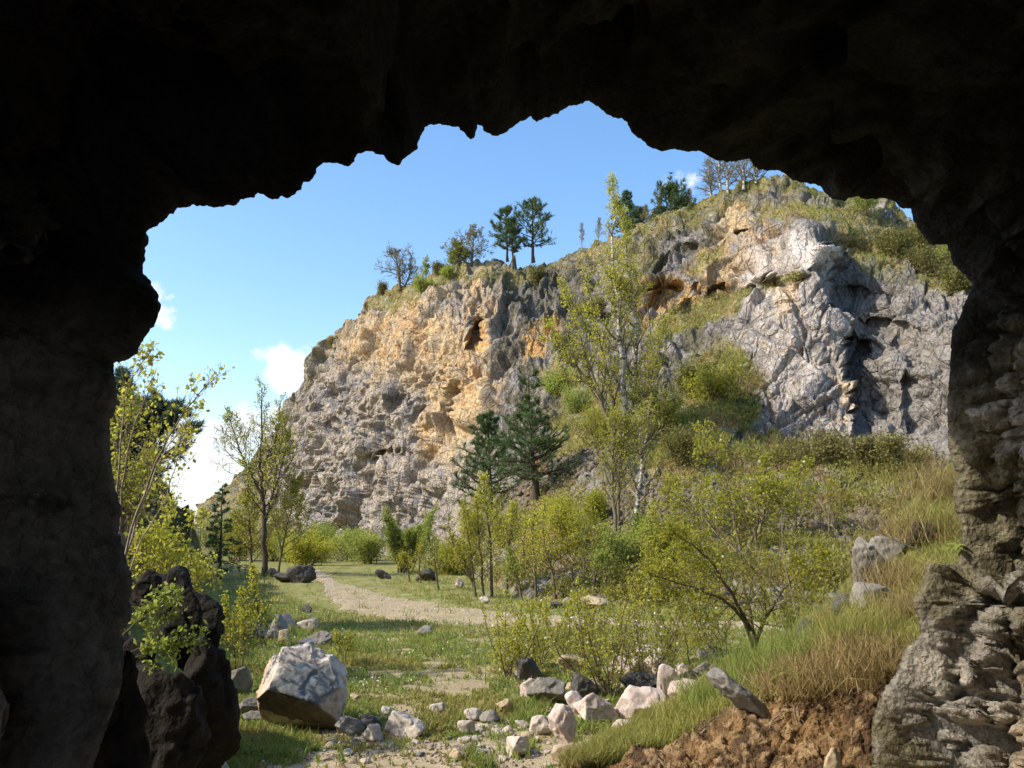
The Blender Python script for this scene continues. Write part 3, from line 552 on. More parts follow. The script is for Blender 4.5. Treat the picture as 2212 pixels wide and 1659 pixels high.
outs = []; lft = sstep(.2, -.3, rn[:, 0:1]) ; up = np.clip(rn[:, 2:3], 0, 1)
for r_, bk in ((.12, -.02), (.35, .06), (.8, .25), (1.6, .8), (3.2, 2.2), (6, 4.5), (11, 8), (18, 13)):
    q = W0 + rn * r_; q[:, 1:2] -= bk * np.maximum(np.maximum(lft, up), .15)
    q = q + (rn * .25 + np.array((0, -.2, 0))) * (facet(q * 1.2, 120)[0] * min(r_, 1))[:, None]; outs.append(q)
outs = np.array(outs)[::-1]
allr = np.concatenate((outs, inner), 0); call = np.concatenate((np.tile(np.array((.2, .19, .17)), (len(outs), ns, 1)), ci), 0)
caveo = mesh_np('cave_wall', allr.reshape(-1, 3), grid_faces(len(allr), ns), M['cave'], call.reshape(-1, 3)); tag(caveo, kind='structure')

# ------------------------------------------------------------------ plants
RNG = np.random.default_rng(7)
def rv(rg, n=None):
    v = rg.normal(size=(3,) if n is None else (n, 3)); return v / (np.linalg.norm(v, axis=-1, keepdims=True) + 1e-9)
def unit(v): return v / (np.linalg.norm(v, axis=-1, keepdims=True) + 1e-9)
class Tubes:
    def __init__(s): s.V = []; s.F = []; s.n = 0
    def add(s, P, R, k=4):
        P = np.asarray(P, float); m = len(P); R = np.asarray(R, float)
        t = np.gradient(P, axis=0); t = unit(t); ref = np.array((.31, .87, .13)) if abs(t[0, 1]) < .8 else np.array((1., 0, 0))
        a = unit(np.cross(t, ref)); b = np.cross(t, a); an = np.arange(k) * 2 * math.pi / k
        v = P[:, None] + (a[:, None] * np.cos(an)[None, :, None] + b[:, None] * np.sin(an)[None, :, None]) * R[:, None, None]
        s.V.append(v.reshape(-1, 3)); i = np.arange(m * k).reshape(m, k); j = np.roll(i, -1, 1)
        s.F.append((np.stack((i[:-1], j[:-1], j[1:], i[1:]), -1).reshape(-1, 4)) + s.n); s.n += m * k
    def build(s, name, mat, parent):
        if not s.V: return None
        return mesh_np(name, np.concatenate(s.V), np.concatenate(s.F), mat, parent=parent)
def leaves_mesh(name, pos, size, mat, parent, rg, up=.3, asp=.55, droop=None):
    """one diamond-shaped, slightly folded leaf per position"""
    n = len(pos); d = rv(rg, n); 
    if droop is not None: d = unit(d + np.array((0, 0, droop)))
    a = rv(rg, n); a[:, 2] += up; s_ = unit(np.cross(d, a)); nn = np.cross(d, s_)
    sz = size * rg.uniform(.6, 1.35, n)[:, None]
    p0 = pos; p1 = pos + d * sz * .5 + s_ * sz * asp * .5 + nn * sz * .08; p2 = pos + d * sz; p3 = pos + d * sz * .5 - s_ * sz * asp * .5 + nn * sz * .08
    V = np.stack((p0, p1, p2, p3), 1).reshape(-1, 3); i = np.arange(n * 4).reshape(n, 4)
    return mesh_np(name, V, i, mat, smooth=False, parent=parent)
def needles_mesh(name, tips, dirs, ln, mat, parent, rg, per=9, w=.02):
    n = len(tips); T = np.repeat(tips, per, 0); Dd = np.repeat(dirs, per, 0)
    d = unit(rv(rg, n * per) * .75 + Dd * .75 + np.array((0, 0, .22))); T = T + Dd * rg.uniform(-.6, .3, n * per)[:, None] * ln
    s_ = unit(np.cross(d, rv(rg, n * per))); l = ln * rg.uniform(.6, 1.2, n * per)[:, None]
    V = np.stack((T - s_ * w, T + s_ * w, T + d * l), 1).reshape(-1, 3)
    return mesh_np(name, V, np.arange(n * per * 3).reshape(-1, 3), mat, smooth=False, parent=parent)
def branch(p, d, ln, r, rg, seg=5, wig=.16, trop=.12, tip=.25):
    P = [np.array(p, float)]; d = np.array(d, float); 
    for i in range(seg):
        d = d + rv(rg) * wig + np.array((0, 0, trop)); d /= np.linalg.norm(d); P.append(P[-1] + d * ln / seg)
    P = np.array(P); return P, np.linspace(r, r * tip, seg + 1)
def along(P, t):
    m = len(P) - 1; x = t * m; i = min(int(x), m - 1); f = x - i; return P[i] * (1 - f) + P[i + 1] * f, unit(P[i + 1] - P[i])
def tree(name, label, cat, stems, seed, nb=26, bl=lambda t: 1.5 * (1 - t) + .4, b0=.2, ang=(70, 35), sub=6, sl=.45, sub2=3, leaf=.06, nleaf=4, mat='birchleaf', bark='bark', twig=None, trop=.1, wig=.16,
         group=None, needles=None, lspread=.06, tb=(.5,), asp=.6, leaf_from=.15, stemleaf=0, flat=0., minr=.004, flowers=0):
    """stems: [(points (n,3), radius at base, radius at top)]"""
    rg = np.random.default_rng(seed); base = np.mean([s_[0][0] for s_ in stems], 0)
    root = empty(name, base, label, cat, group); tk = Tubes(); br = Tubes(); pos = []; dirs = []
    for (sp, ra, rb) in stems:
        sp = np.asarray(sp, float); S = resample(sp, max(8, 3 * len(sp))); L_ = np.linalg.norm(np.diff(sp, axis=0), axis=1).sum()
        S[1:-1] += rg.normal(size=(len(S) - 2, 3)) * L_ * .004
        tk.add(S, np.interp(np.linspace(0, 1, len(S)), [0, .04, 1], [ra * 1.35, ra, rb]), 7 if ra > .05 else 5)
        az = rg.uniform(0, 6.28)
        for i in range(nb):
            t = b0 + (1 - b0) * (i + rg.uniform(0, 1)) / nb; az += 2.4 + rg.normal() * .35
            p, td = along(S, min(t, .995)); a = math.radians(np.interp(t, [b0, 1], ang) + rg.normal() * 7)
            side = unit(np.cross(td, np.array((math.cos(az), math.sin(az), .01)))); d = td * math.cos(a) + side * math.sin(a)
            if flat: d = unit(d * [1, 1, 1 - flat])
            ln = bl((t - b0) / (1 - b0)) * rg.uniform(.7, 1.15); r = max(minr, (ra + (rb - ra) * t) * tb[0] * min(1, ln / 1.5 + .35))
            B, R = branch(p, d, ln, r, rg, 6, wig, trop); R = np.maximum(R, minr * .7); br.add(B, R, 4)
            ends = [(B, ln)]
            for j in range(sub):
                t2 = .18 + .8 * (j + rg.uniform(0, 1)) / sub; p2, td2 = along(B, t2); side2 = unit(np.cross(td2, rv(rg)))
                if flat: side2 = unit(side2 * [1, 1, .25])
                d2 = unit(td2 * .75 + side2 * .8); l2 = ln * sl * (1.1 - .6 * t2) * rg.uniform(.6, 1.2)
                B2, R2 = branch(p2, d2, l2, max(minr * .7, r * .45), rg, 4, wig, trop); br.add(B2, np.maximum(R2, minr * .5), 3); ends.append((B2, l2))
                for q in range(sub2):
                    t3 = rg.uniform(.25, 1); p3, td3 = along(B2, t3); d3 = unit(td3 * .7 + unit(np.cross(td3, rv(rg))) * .8); l3 = l2 * .5 * rg.uniform(.5, 1.1)
                    B3, R3 = branch(p3, d3, l3, minr * .6, rg, 3, wig, trop); br.add(B3, np.maximum(R3, minr * .45), 3); ends.append((B3, l3))
            for (E, l) in ends:
                k = rg.poisson(nleaf) if E is not B else rg.poisson(nleaf * 1.3)
                for q in range(k):
                    pp, dd = along(E, rg.uniform(leaf_from, 1)); pos.append(pp); dirs.append(dd)
                if needles: pos.append(E[-1]); dirs.append(unit(E[-1] - E[-2]))
        for q in range(stemleaf):
            pp, dd = along(S, rg.uniform(b0 * .6, 1)); pos.append(pp); dirs.append(dd)
        if needles:
            for q in range(14): pp, dd = along(S, rg.uniform(.88, 1)); pos.append(pp); dirs.append(np.array((0, 0, 1.)))
    tk.build('trunk', M[bark], root); br.build('branches', M[twig or bark], root)
    if pos:
        pos = np.array(pos); dirs = np.array(dirs)
        if needles: needles_mesh('crown', pos, dirs, needles[0], M[mat], root, rg, needles[1], needles[2])
        else: leaves_mesh('crown', pos + rg.normal(size=pos.shape) * lspread, leaf, M[mat], root, rg, asp=asp)
        if flowers:
            i = rg.choice(len(pos), min(flowers, len(pos)), replace=False); leaves_mesh('blossoms', pos[i] + rg.normal(size=(len(i), 3)) * .02, leaf * .75, M['flower'], root, rg, asp=.95)
    return root
def wl(pts, Y, dz=0):
    """polyline of view pixels at distance(s) Y"""
    Y = [Y] * len(pts) if np.isscalar(Y) else np.interp(np.linspace(0, 1, len(pts)), np.linspace(0, 1, len(Y)), Y)
    a = np.array([W(p[0], p[1], y) for p, y in zip(pts, Y)]); return a
def toground(p):
    p = np.array(p, float); p[2] = gz1(p[0], p[1]) - .03; return p
def gstem(pts, Y=None):
    """stem whose first point stands on the valley floor"""
    if Y is None: Y = floorY(pts[0][1])
    a = wl(pts, Y); a[0, 2] = gz1(a[0, 0], a[0, 1]) - .05; return a
def px(n, Y): return n * Y / F
def bushstems(base, n, h, spread, rg, r=.012):
    out = []
    for i in range(n):
        a = rg.uniform(0, 6.28); s_ = spread * rg.uniform(.25, 1); hh = h * rg.uniform(.65, 1.05); o = rg.normal(size=2) * spread * .12
        b = np.array(base) + (o[0], o[1], -.04); top = b + (math.cos(a) * s_, math.sin(a) * s_, hh); m = b * .5 + top * .5 + np.array((math.cos(a), math.sin(a), 0)) * s_ * .08 + rg.normal(size=3) * h * .03
        out.append(([b, m, top], r * rg.uniform(.7, 1.2), r * .3))
    return out

# --- trees on the crest
def crest_tree(pxx, pyb, pyt, **k):
    b = hill(pxx, pyb); 
    q = W(pxx, pyb, b[1] + k.pop('behind', 0.0)); q[2] -= .3; top = W(pxx + k.pop('lean', 0), pyt, q[1]); return [q, q * .5 + top * .5, top], q[1]
T_, Yt = crest_tree(864, 620, 528); h = px(92, Yt)
tree('bare_tree', 'broad round leafless tree alone at the left end of the cliff top', 'tree', [(np.array([T_[0], T_[0] + (-.1, 0, h * .35), T_[0] + (-.5, 0, h * .92)]), .14, .03), (np.array([T_[0] + (.3, 0, 0), T_[0] + (.9, .2, h * .4), T_[0] + (1.0, .2, h * .9)]), .12, .03)], 11, nb=20, bl=lambda t: 1.9 * math.sin(math.pi * min(1, .32 + .62 * t)) + .3, b0=.14, ang=(72, 20), sub=8, sl=.55, sub2=4, leaf=.11, nleaf=1.5, mat='budleaf', trop=.04, minr=.018)
T_, Yt = crest_tree(920, 596, 566); tree('young_tree', 'small pale green tree beside the stone post on the cliff top', 'tree', [(T_, .05, .02)], 12, nb=14, bl=lambda t: .6, b0=.15, sub=5, sub2=2, leaf=.14, nleaf=3, mat='gleaf', minr=.012)
T_, Yt = crest_tree(1018, 566, 492); h = px(74, Yt)
tree('leafy_tree', 'spreading tree in thin young leaf left of the pines on the cliff top', 'tree', [(np.array([T_[0], T_[0] + (.1, 0, h * .4), T_[0] + (.2, 0, h * .97)]), .12, .03), (np.array([T_[0] + (-.3, 0, 0), T_[0] + (-1.0, 0, h * .3), T_[0] + (-1.2, 0, h * .75)]), .09, .02)], 13, nb=18, bl=lambda t: 1.7 * math.sin(math.pi * min(1, .3 + .6 * t)) + .3, b0=.15, ang=(75, 25), sub=8, sl=.5, sub2=4, leaf=.13, nleaf=2.4, mat='budleaf', trop=.05, minr=.016)
T_, Yt = crest_tree(990, 572, 532); tree('young_tree', 'bright yellow green young tree in front of the spreading tree on the cliff top', 'tree', [(T_, .06, .02)], 14, nb=22, bl=lambda t: 1.1 * (1 - t) + .3, b0=.08, sub=6, sub2=3, leaf=.17, nleaf=4, mat='gleaf', minr=.012)
for (x0, yb, yt, sc_, lab, sd, dk) in ((1152, 560, 437, 1.0, 'tallest dark pine on the cliff top, right of its thinner neighbour', 15, 34), (1096, 558, 455, .75, 'slender thinly needled pine just left of the tallest cliff top pine', 16, 26), (1108, 558, 480, .6, 'small pine half hidden between the two cliff top pines', 17, 18)):
    T_, Yt = crest_tree(x0, yb, yt, lean=-3)
    tree('pine_tree', lab, 'pine', [(T_, .15 * sc_, .03)], sd, nb=dk, bl=lambda t, s_=sc_: (2.9 * (1 - t) ** .7 + .4) * s_ if t > .1 else 1.7 * s_, b0=.22, ang=(88, 50), sub=6, sl=.42, sub2=1, nleaf=1.8, mat='needle', bark='barkd', trop=.09, needles=(.30, 8, .02), leaf_from=.35, flat=.2, minr=.02)
for (x0, yb, yt, lean, w_, lab, sd) in ((1257, 534, 482, 0, .5, 'tiny bare sapling standing alone on the ridge', 18), (1292, 520, 474, 2, .7, 'small pale sapling on the ridge just left of the tall birch', 19)):
    T_, Yt = crest_tree(x0, yb, yt, lean=lean); tree('bare_sapling', lab, 'sapling', [(T_, .05, .015)], sd, nb=16, bl=lambda t, w_=w_: w_ * (1.2 - t), b0=.2, ang=(50, 25), sub=5, sub2=2, leaf=.09, nleaf=1.5, mat='budleaf', bark='barkl', minr=.013)
for (x0, yb, yt, w_, m_, lab, sd) in ((1352, 512, 418, 1.25, 'needleb', 'tall narrow bluish conifer behind the birch crown on the ridge', 20), (1378, 500, 455, 1.1, 'needleb', 'short bluish conifer right of the birch crown on the ridge', 21), (1450, 470, 408, 1.9, 'needle', 'bushy dark green pine below the small cloud on the ridge', 22), (1425, 482, 452, .8, 'needleb', 'low bluish pine at the left foot of the bushy dark pine', 23), (1475, 458, 432, .8, 'needleb', 'low bluish pine at the right foot of the bushy dark pine', 24)):
    T_, Yt = crest_tree(x0, yb, yt, behind=1.5)
    tree('conifer', lab, 'conifer', [(T_, .1, .02)], sd, nb=36, bl=lambda t, w_=w_: w_ * min(1.0, 1.5 * (1 - t) + .18), b0=.06, ang=(80, 35), sub=5, sl=.45, sub2=2, nleaf=2, mat=m_, bark='barkd', needles=(.24, 7, .02), leaf_from=.2, minr=.014)
for (x0, yb, yt, lean, w_, lab, sd) in ((1395, 492, 448, 0, .9, 'thin bare tree among the bluish conifers on the ridge', 25), (1410, 486, 455, 3, .7, 'lowest bare tree between the two dark conifer groups on the ridge', 26), (1487, 452, 410, 2, .6, 'thin pale tree just right of the bushy dark pine', 27),
                                       (1425, 480, 405, 2, .45, 'very thin bare tree behind the left edge of the bushy dark pine', 28)):
    T_, Yt = crest_tree(x0, yb, yt, lean=lean, behind=1); tree('bare_sapling', lab, 'sapling', [(T_, .05, .015)], sd, nb=18, bl=lambda t, w_=w_: w_ * (1.2 - t), b0=.15, ang=(50, 25), sub=5, sub2=2, leaf=.1, nleaf=2, mat='budleaf', minr=.013)
for i, (x0, yb, yt, lean, w_, lab) in enumerate(((1556, 418, 300, -5, 1.7, 'leftmost pale trunked bare birch under the cave roof'), (1572, 412, 305, -3, 1.9, 'whitest trunked bare birch under the cave roof'), (1606, 402, 322, 0, 1.4, 'third bare birch from the left under the cave roof'), (1632, 394, 340, 4, 1.1, 'rightmost and smallest bare birch under the cave roof'), (1537, 424, 350, -8, 1.2, 'low leaning bare birch left of the pale trunked ones'))):
    T_, Yt = crest_tree(x0, yb, yt, lean=lean); tree('bare_birch', lab, 'birch', [(T_, .11, .03)], 30 + i, nb=30, bl=lambda t, w_=w_: w_ * (1.15 - t * .8), b0=.12, ang=(60, 35), sub=7, sub2=3, leaf=.07, nleaf=.5, mat='budleaf', bark='birch', twig='bark', trop=.06, minr=.015, group='bare birches on the crest')
for i, (x0, yb, h_, w_, m_, lab) in enumerate(((915, 636, 1.6, 1.6, 'gleaf', 'bright green bush on the left cliff just below its top'), (966, 600, 1.0, 1.1, 'gleaf', 'small bright green bush right of the stone post'), (708, 742, .9, .8, 'budleaf', 'small grey bush on the left shoulder of the cliff'), (822, 634, 1.2, 1.0, 'budleaf', 'low bare bush left of the round leafless tree'), (948, 590, .9, 1.2, 'darkleaf', 'dark low bush on the cliff edge right of the stone post'),
      (1160, 610, 1.5, .9, 'darkleaf', 'olive bush clinging below the right cliff top pine'), (1860, 470, 1.8, 2.0, 'gleaf', 'wide light green bush on the grassy ledge under the cave roof'), (2010, 600, 1.8, 2.2, 'darkleaf', 'broad olive bush at the upper right edge of the rock face'), (2050, 575, 1.6, 1.4, 'gleaf', 'fresh green bush high beside the right cave wall'), (1930, 560, 1.4, 1.4, 'darkleaf', 'dark scrub bush above the right rock face'),
      (1985, 540, 1.5, 1.5, 'darkleaf', 'brown green bush beneath the hanging roof corner'), (2075, 640, 1.2, 1.2, 'darkleaf', 'dark bush low beside the right cave wall'), (1545, 870, 1.2, 2.2, 'birchleaf', 'green bush crowning the grassy mound before the rock face'), (1500, 850, 1.3, 1.4, 'darkleaf', 'olive bush on the left shoulder of the grassy mound'),
      (1770, 995, .7, 2.4, 'budleaf', 'dark bush at the foot of the rock face right of the mound'), (1900, 1005, .8, 1.6, 'budleaf', 'brushy bush at the foot of the rock face, furthest right'), (1295, 700, 1.2, 1.2, 'budleaf', 'thin bush on the dark upper slope behind the birch'), (1250, 690, 1.0, 1.1, 'budleaf', 'small reddish brown bush left of the birch crown'), (1210, 860, 1.3, 1.5, 'gleaf', 'green bush above the tall dark pine on the slope'))):
    b = hill(x0, yb); rg = np.random.default_rng(200 + i)
    tree('bush', lab, 'bush', bushstems(b, 9, h_, w_ * .6, rg, .03), 300 + i, nb=10, bl=lambda t, w_=w_: w_ * .4 * (1.2 - t), b0=.1, ang=(60, 30), sub=5, sub2=2, leaf=.10, nleaf=2.6, mat=m_, minr=.010, lspread=.14)

# --- middle distance
def Yat(px_, py_): return hill(px_, py_)[1]
# big birch group
Yb = 31.0
tree('birch_tree', 'tall twin stemmed white birch in the middle with the highest crown against the sky', 'birch',
     [(wl([(1352, 962), (1350, 900), (1346, 800), (1338, 690), (1328, 600), (1324, 500), (1326, 440), (1322, 382)], Yb), .115, .015), (wl([(1362, 965), (1372, 880), (1374, 780), (1374, 690), (1360, 610), (1352, 520), (1345, 460)], Yb + .5), .10, .015)], 50,
     nb=44, bl=lambda t: 1.25 * (1 - t) ** .8 + .3, b0=.14, ang=(45, 25), sub=6, sl=.45, sub2=2, leaf=.085, nleaf=3.6, mat='yleaf', bark='birch', twig='bark', trop=.10, minr=.012, lspread=.08)
tree('birch_tree', 'birch with a long bough leaning far to the left of the tall white birch', 'birch',
     [(wl([(1345, 975), (1322, 900), (1290, 840), (1240, 790), (1205, 740), (1185, 700)], Yb - .6), .12, .015), (wl([(1340, 975), (1310, 900), (1285, 830), (1262, 760), (1245, 700), (1215, 620)], Yb - .9), .10, .015), (wl([(1348, 970), (1330, 890), (1310, 800), (1290, 720), (1275, 640), (1268, 590)], Yb + .3), .09, .012)], 51,
     nb=24, bl=lambda t: 1.1 * (1 - t) + .35, b0=.25, ang=(42, 26), sub=5, sl=.45, sub2=2, leaf=.085, nleaf=3.8, mat='yleaf', bark='bark', trop=.12, minr=.011, lspread=.08)
tree('birch_tree', 'slim birch rising right of the tall white birch', 'birch',
     [(wl([(1385, 955), (1400, 880), (1405, 780), (1398, 680), (1396, 600), (1392, 530), (1392, 495)], Yb - .3), .07, .012), (wl([(1375, 960), (1390, 860), (1425, 760), (1440, 690)], Yb - .5), .06, .012)], 52,
     nb=24, bl=lambda t: 1.0 * (1 - t) + .4, b0=.15, ang=(45, 28), sub=5, sub2=2, leaf=.085, nleaf=3.4, mat='birchleaf', bark='bark', trop=.1, minr=.008, lspread=.08)
Yc = Yat(1368, 1165) - .3
tree('birch_tree', 'thin leaning birch with a bright white trunk on the rubble slope', 'birch', [(wl([(1366, 1172), (1374, 1110), (1382, 1050), (1390, 990), (1398, 930), (1402, 880)], Yc), .085, .02), (wl([(1388, 1010), (1382, 960), (1385, 900)], Yc), .03, .01)], 53,
     nb=22, bl=lambda t: .9 * (1 - t) + .3, b0=.25, ang=(55, 30), sub=5, sub2=2, leaf=.075, nleaf=1.6, mat='birchleaf', bark='birch', twig='barkl', minr=.008)
Yc = Yat(1328, 1195) - .4
tree('young_birch', 'dense young tree with two dark stems left of the leaning white birch', 'birch', [(wl([(1332, 1205), (1328, 1120), (1322, 1040), (1326, 960), (1330, 905)], Yc), .06, .012), (wl([(1336, 1205), (1336, 1100), (1340, 1000), (1352, 930)], Yc + .2), .05, .012)], 54,
     nb=30, bl=lambda t: .8 * (1 - t) + .45, b0=.18, ang=(50, 32), sub=5, sub2=2, leaf=.07, nleaf=2.4, mat='birchleaf', bark='bark', minr=.008)
# the two dark pines on the slope
Yp = Yat(1155, 1075) - .3
tree('pine_tree', 'tall open pine with a bare lower trunk on the middle slope', 'pine', [(wl([(1157, 1078), (1152, 1010), (1146, 940), (1143, 880), (1142, 808)], Yp), .16, .02)], 55, nb=50, bl=lambda t: 1.75 * (1 - t) ** .75 + .3, b0=.2, ang=(88, 50), sub=7, sl=.42, sub2=1, nleaf=2.4, mat='needle', bark='barkd', needles=(.17, 8, .009), leaf_from=.3, flat=.35, trop=.05, minr=.009)
Yp = Yat(1050, 1120) - 1.5
tree('pine_tree', 'shorter denser blue green pine left of the tall open pine', 'pine', [(wl([(1060, 1120), (1058, 1040), (1055, 960), (1053, 900)], Yp), .12, .02)], 56, nb=50, bl=lambda t: 1.8 * (1 - t) ** .8 + .25, b0=.06, ang=(85, 45), sub=6, sl=.42, sub2=2, nleaf=2.2, mat='needle', bark='barkd', needles=(.18, 8, .010), leaf_from=.2, flat=.25, trop=.05, minr=.01)
# left valley tree and its neighbours
Yl = floorY(1243)
tree('poplar_tree', 'tall open tree in thin yellow leaf beside the far end of the path', 'tree', [(gstem([(572, 1245), (570, 1150), (568, 1080), (562, 1000), (566, 930), (566, 838)]), .11, .015), (wl([(571, 1130), (592, 1060), (608, 1010), (620, 950)], Yl), .05, .012), (wl([(569, 1080), (535, 1010), (510, 950), (494, 900)], Yl), .06, .012), (wl([(566, 1010), (592, 960), (604, 900), (606, 868)], Yl), .05, .012)], 57,
     nb=26, bl=lambda t: 1.35 * (1 - t) + .45, b0=.3, ang=(62, 30), sub=6, sub2=3, leaf=.075, nleaf=1.9, mat='yleaf', bark='barkd', trop=.12, minr=.011)
tree('young_tree', 'thin greenish tree growing close left of the tall open tree', 'tree', [(gstem([(545, 1240), (542, 1160), (535, 1080), (540, 1010)]), .06, .01), (gstem([(600, 1242), (612, 1170), (630, 1100), (640, 1040)]), .05, .01)], 58, nb=34, bl=lambda t: 1.3 * (1 - t) + .4, b0=.12, ang=(60, 35), sub=6, sub2=3, leaf=.085, nleaf=2.6, mat='birchleaf', minr=.009)
tree('spruce_tree', 'thin dark spruce between the left rocks and the tall open tree', 'spruce', [(gstem([(474, 1252), (476, 1180), (478, 1100), (480, 1050)]), .07, .012)], 59, nb=40, bl=lambda t: .75 * (1 - t) + .15, b0=.12, ang=(95, 60), sub=5, sub2=1, nleaf=1.6, mat='needle', bark='barkd', needles=(.11, 7, .010), leaf_from=.2, flat=.3, trop=.0, minr=.008)
rg = np.random.default_rng(60); b = gstem([(873, 1236)])[0]
tree('willow', 'round bright green willow bush in front of the left cliff', 'willow', [(s_[0], s_[1], s_[2]) for s_ in bushstems(b, 16, 2.5, 1.5, rg, .045)], 61, nb=20, bl=lambda t: .75 * (1.2 - t), b0=.15, ang=(35, 20), sub=6, sub2=3, leaf=.085, nleaf=2.6, mat='gleaf', bark='bark', trop=.12, minr=.008, asp=.35)
SAP = [ # (stems px, label, crown length, leaves per twig, mat)
 ([[(1062, 1290), (1062, 1220), (1058, 1150), (1048, 1080), (1044, 1030)]], 'tallest yellow green sapling at the left foot of the slope', .85, 3.4, 'yleaf'),
 ([[(1028, 1292), (1018, 1250), (990, 1205), (972, 1160), (968, 1110)], [(1028, 1292), (1020, 1230), (1012, 1160), (1000, 1090)]], 'forked sapling with a stem curving to the left', .7, 2.6, 'birchleaf'),
 ([[(1045, 1291), (1040, 1210), (1032, 1140), (1030, 1080)]], 'thin sapling squeezed between the forked and the tallest one', .6, 2.4, 'birchleaf'),
 ([[(948, 1272), (940, 1220), (925, 1160), (922, 1110)]], 'lone sapling just right of the willow', .7, 2.8, 'gleaf'),
 ([[(908, 1262), (905, 1220), (912, 1170)]], 'small sapling tucked against the right side of the willow', .5, 2.6, 'birchleaf'),
 ([[(1096, 1294), (1094, 1220), (1102, 1150), (1110, 1090)]], 'slim sapling right of the tallest yellow green one', .65, 2.6, 'yleaf'),
 ([[(1128, 1297), (1120, 1255), (1106, 1225), (1100, 1190)]], 'low dark stemmed sapling with small fresh leaves', .5, 2.6, 'gleaf'),
 ([[(1158, 1299), (1156, 1240), (1150, 1170), (1155, 1110)]], 'straight thin sapling in front of the red earth', .55, 2.2, 'yleaf'),
 ([[(1200, 1302), (1196, 1245), (1178, 1190), (1172, 1130), (1178, 1080)]], 'bent sapling right of the red earth scar', .7, 2.6, 'yleaf'),
 ([[(1240, 1302), (1235, 1230), (1250, 1170), (1246, 1120)]], 'sapling standing directly behind the flat topped boulder', .65, 2.6, 'birchleaf'),
 ([[(1280, 1304), (1284, 1250), (1296, 1200)]], 'low green bushy sapling right of the flat topped boulder', .6, 3.2, 'gleaf'),
 ([[(885, 1258), (880, 1225), (868, 1200)]], 'short sapling in front of the willow', .4, 2.2, 'birchleaf')]
for i, (st, lab, cl_, nl_, m_) in enumerate(SAP):
    tree('sapling', lab, 'sapling', [(gstem(s_), .035, .008) for s_ in st], 70 + i, nb=26, bl=lambda t, c_=cl_: c_ * (1.15 - t), b0=.14, ang=(55, 30), sub=5, sub2=2, leaf=.055, nleaf=nl_ * .8, mat=m_, minr=.006, trop=.1, lspread=.05)
for i, (x0, yb, h_, w_, m_, lab) in enumerate(((660, 1222, 1.5, 2.4, 'yleaf', 'orange tinged bush behind the dark rock by the path'), (740, 1212, 1.6, 3.2, 'gleaf', 'low green thicket left part at the foot of the cliff'), (800, 1218, 1.6, 3.0, 'gleaf', 'low green thicket middle part left of the willow'), (690, 1206, 2.2, 2.4, 'gleaf', 'furthest green bush where the path disappears'), (625, 1216, 1.6, 2.0, 'gleaf', 'green bush right behind the tall open tree'), (590, 1213, 1.8, 2.2, 'birchleaf', 'pale bush left behind the tall open tree'),
     (520, 1212, 2.6, 2.6, 'birchleaf', 'tall loose bush at the far left end of the valley'), (470, 1200, 2.6, 3.0, 'gleaf', 'distant pale green bush at the far left end of the valley'), (960, 1240, 1.2, 1.8, 'birchleaf', 'yellowish bush on the slope above the lone sapling'), (1000, 1235, 1.1, 1.6, 'yleaf', 'yellow bush at the left end of the slope foot'))):
    Yv = floorY(yb); b = W(x0, yb, Yv); b[2] = gz1(b[0], b[1]); rg = np.random.default_rng(400 + i)
    tree('bush', lab, 'bush', bushstems(b, 12, h_, w_ * .55, rg, .025), 420 + i, nb=12, bl=lambda t, w_=w_: w_ * .3 * (1.2 - t), b0=.08, ang=(55, 30), sub=6, sub2=2, leaf=.085, nleaf=2.6, mat=m_, minr=.007, lspread=.16)
for i, (x0, yb, h_, w_, m_, lab) in enumerate(((1390, 1190, 1.0, 1.3, 'gleaf', 'dark green bramble at the foot of the leaning white birch'), (1350, 1240, 1.1, 1.5, 'gleaf', 'green bramble on the slope under the twin dark stems'), (1430, 1230, .9, 1.3, 'birchleaf', 'pale bramble on the slope behind the hawthorn'), (1240, 1190, 1.2, 1.2, 'birchleaf', 'yellowish bush on the slope left of the twin dark stems'), (1200, 1150, 1.1, 1.0, 'yleaf', 'small yellow bush on the red earth'),
      (1280, 1130, 1.0, 1.0, 'birchleaf', 'small bush above the red earth left of the birch stems'), (1090, 1180, 1.3, 1.4, 'birchleaf', 'dense yellow green bush on the left end of the slope'), (1020, 1170, 1.5, 1.4, 'yleaf', 'pale bush below the blue green pine'), (1440, 940, 1.6, 1.8, 'birchleaf', 'bright bush right of the foot of the tall birches'), (1290, 960, 1.6, 1.8, 'birchleaf', 'bright bush left of the foot of the tall birches'), (1240, 900, 1.4, 1.2, 'gleaf', 'green bush on the slope between pine and birches'), (1480, 1010, 1.2, 1.5, 'darkleaf', 'dark bush below the grassy mound'))):
    b = hill(x0, yb); rg = np.random.default_rng(440 + i)
    tree('bush', lab, 'bush', bushstems(b, 10, h_, w_ * .55, rg, .018), 460 + i, nb=12, bl=lambda t, w_=w_: w_ * .35 * (1.2 - t), b0=.08, ang=(55, 30), sub=6, sub2=2, leaf=.06, nleaf=2.2, mat=m_, minr=.006, lspread=.12)

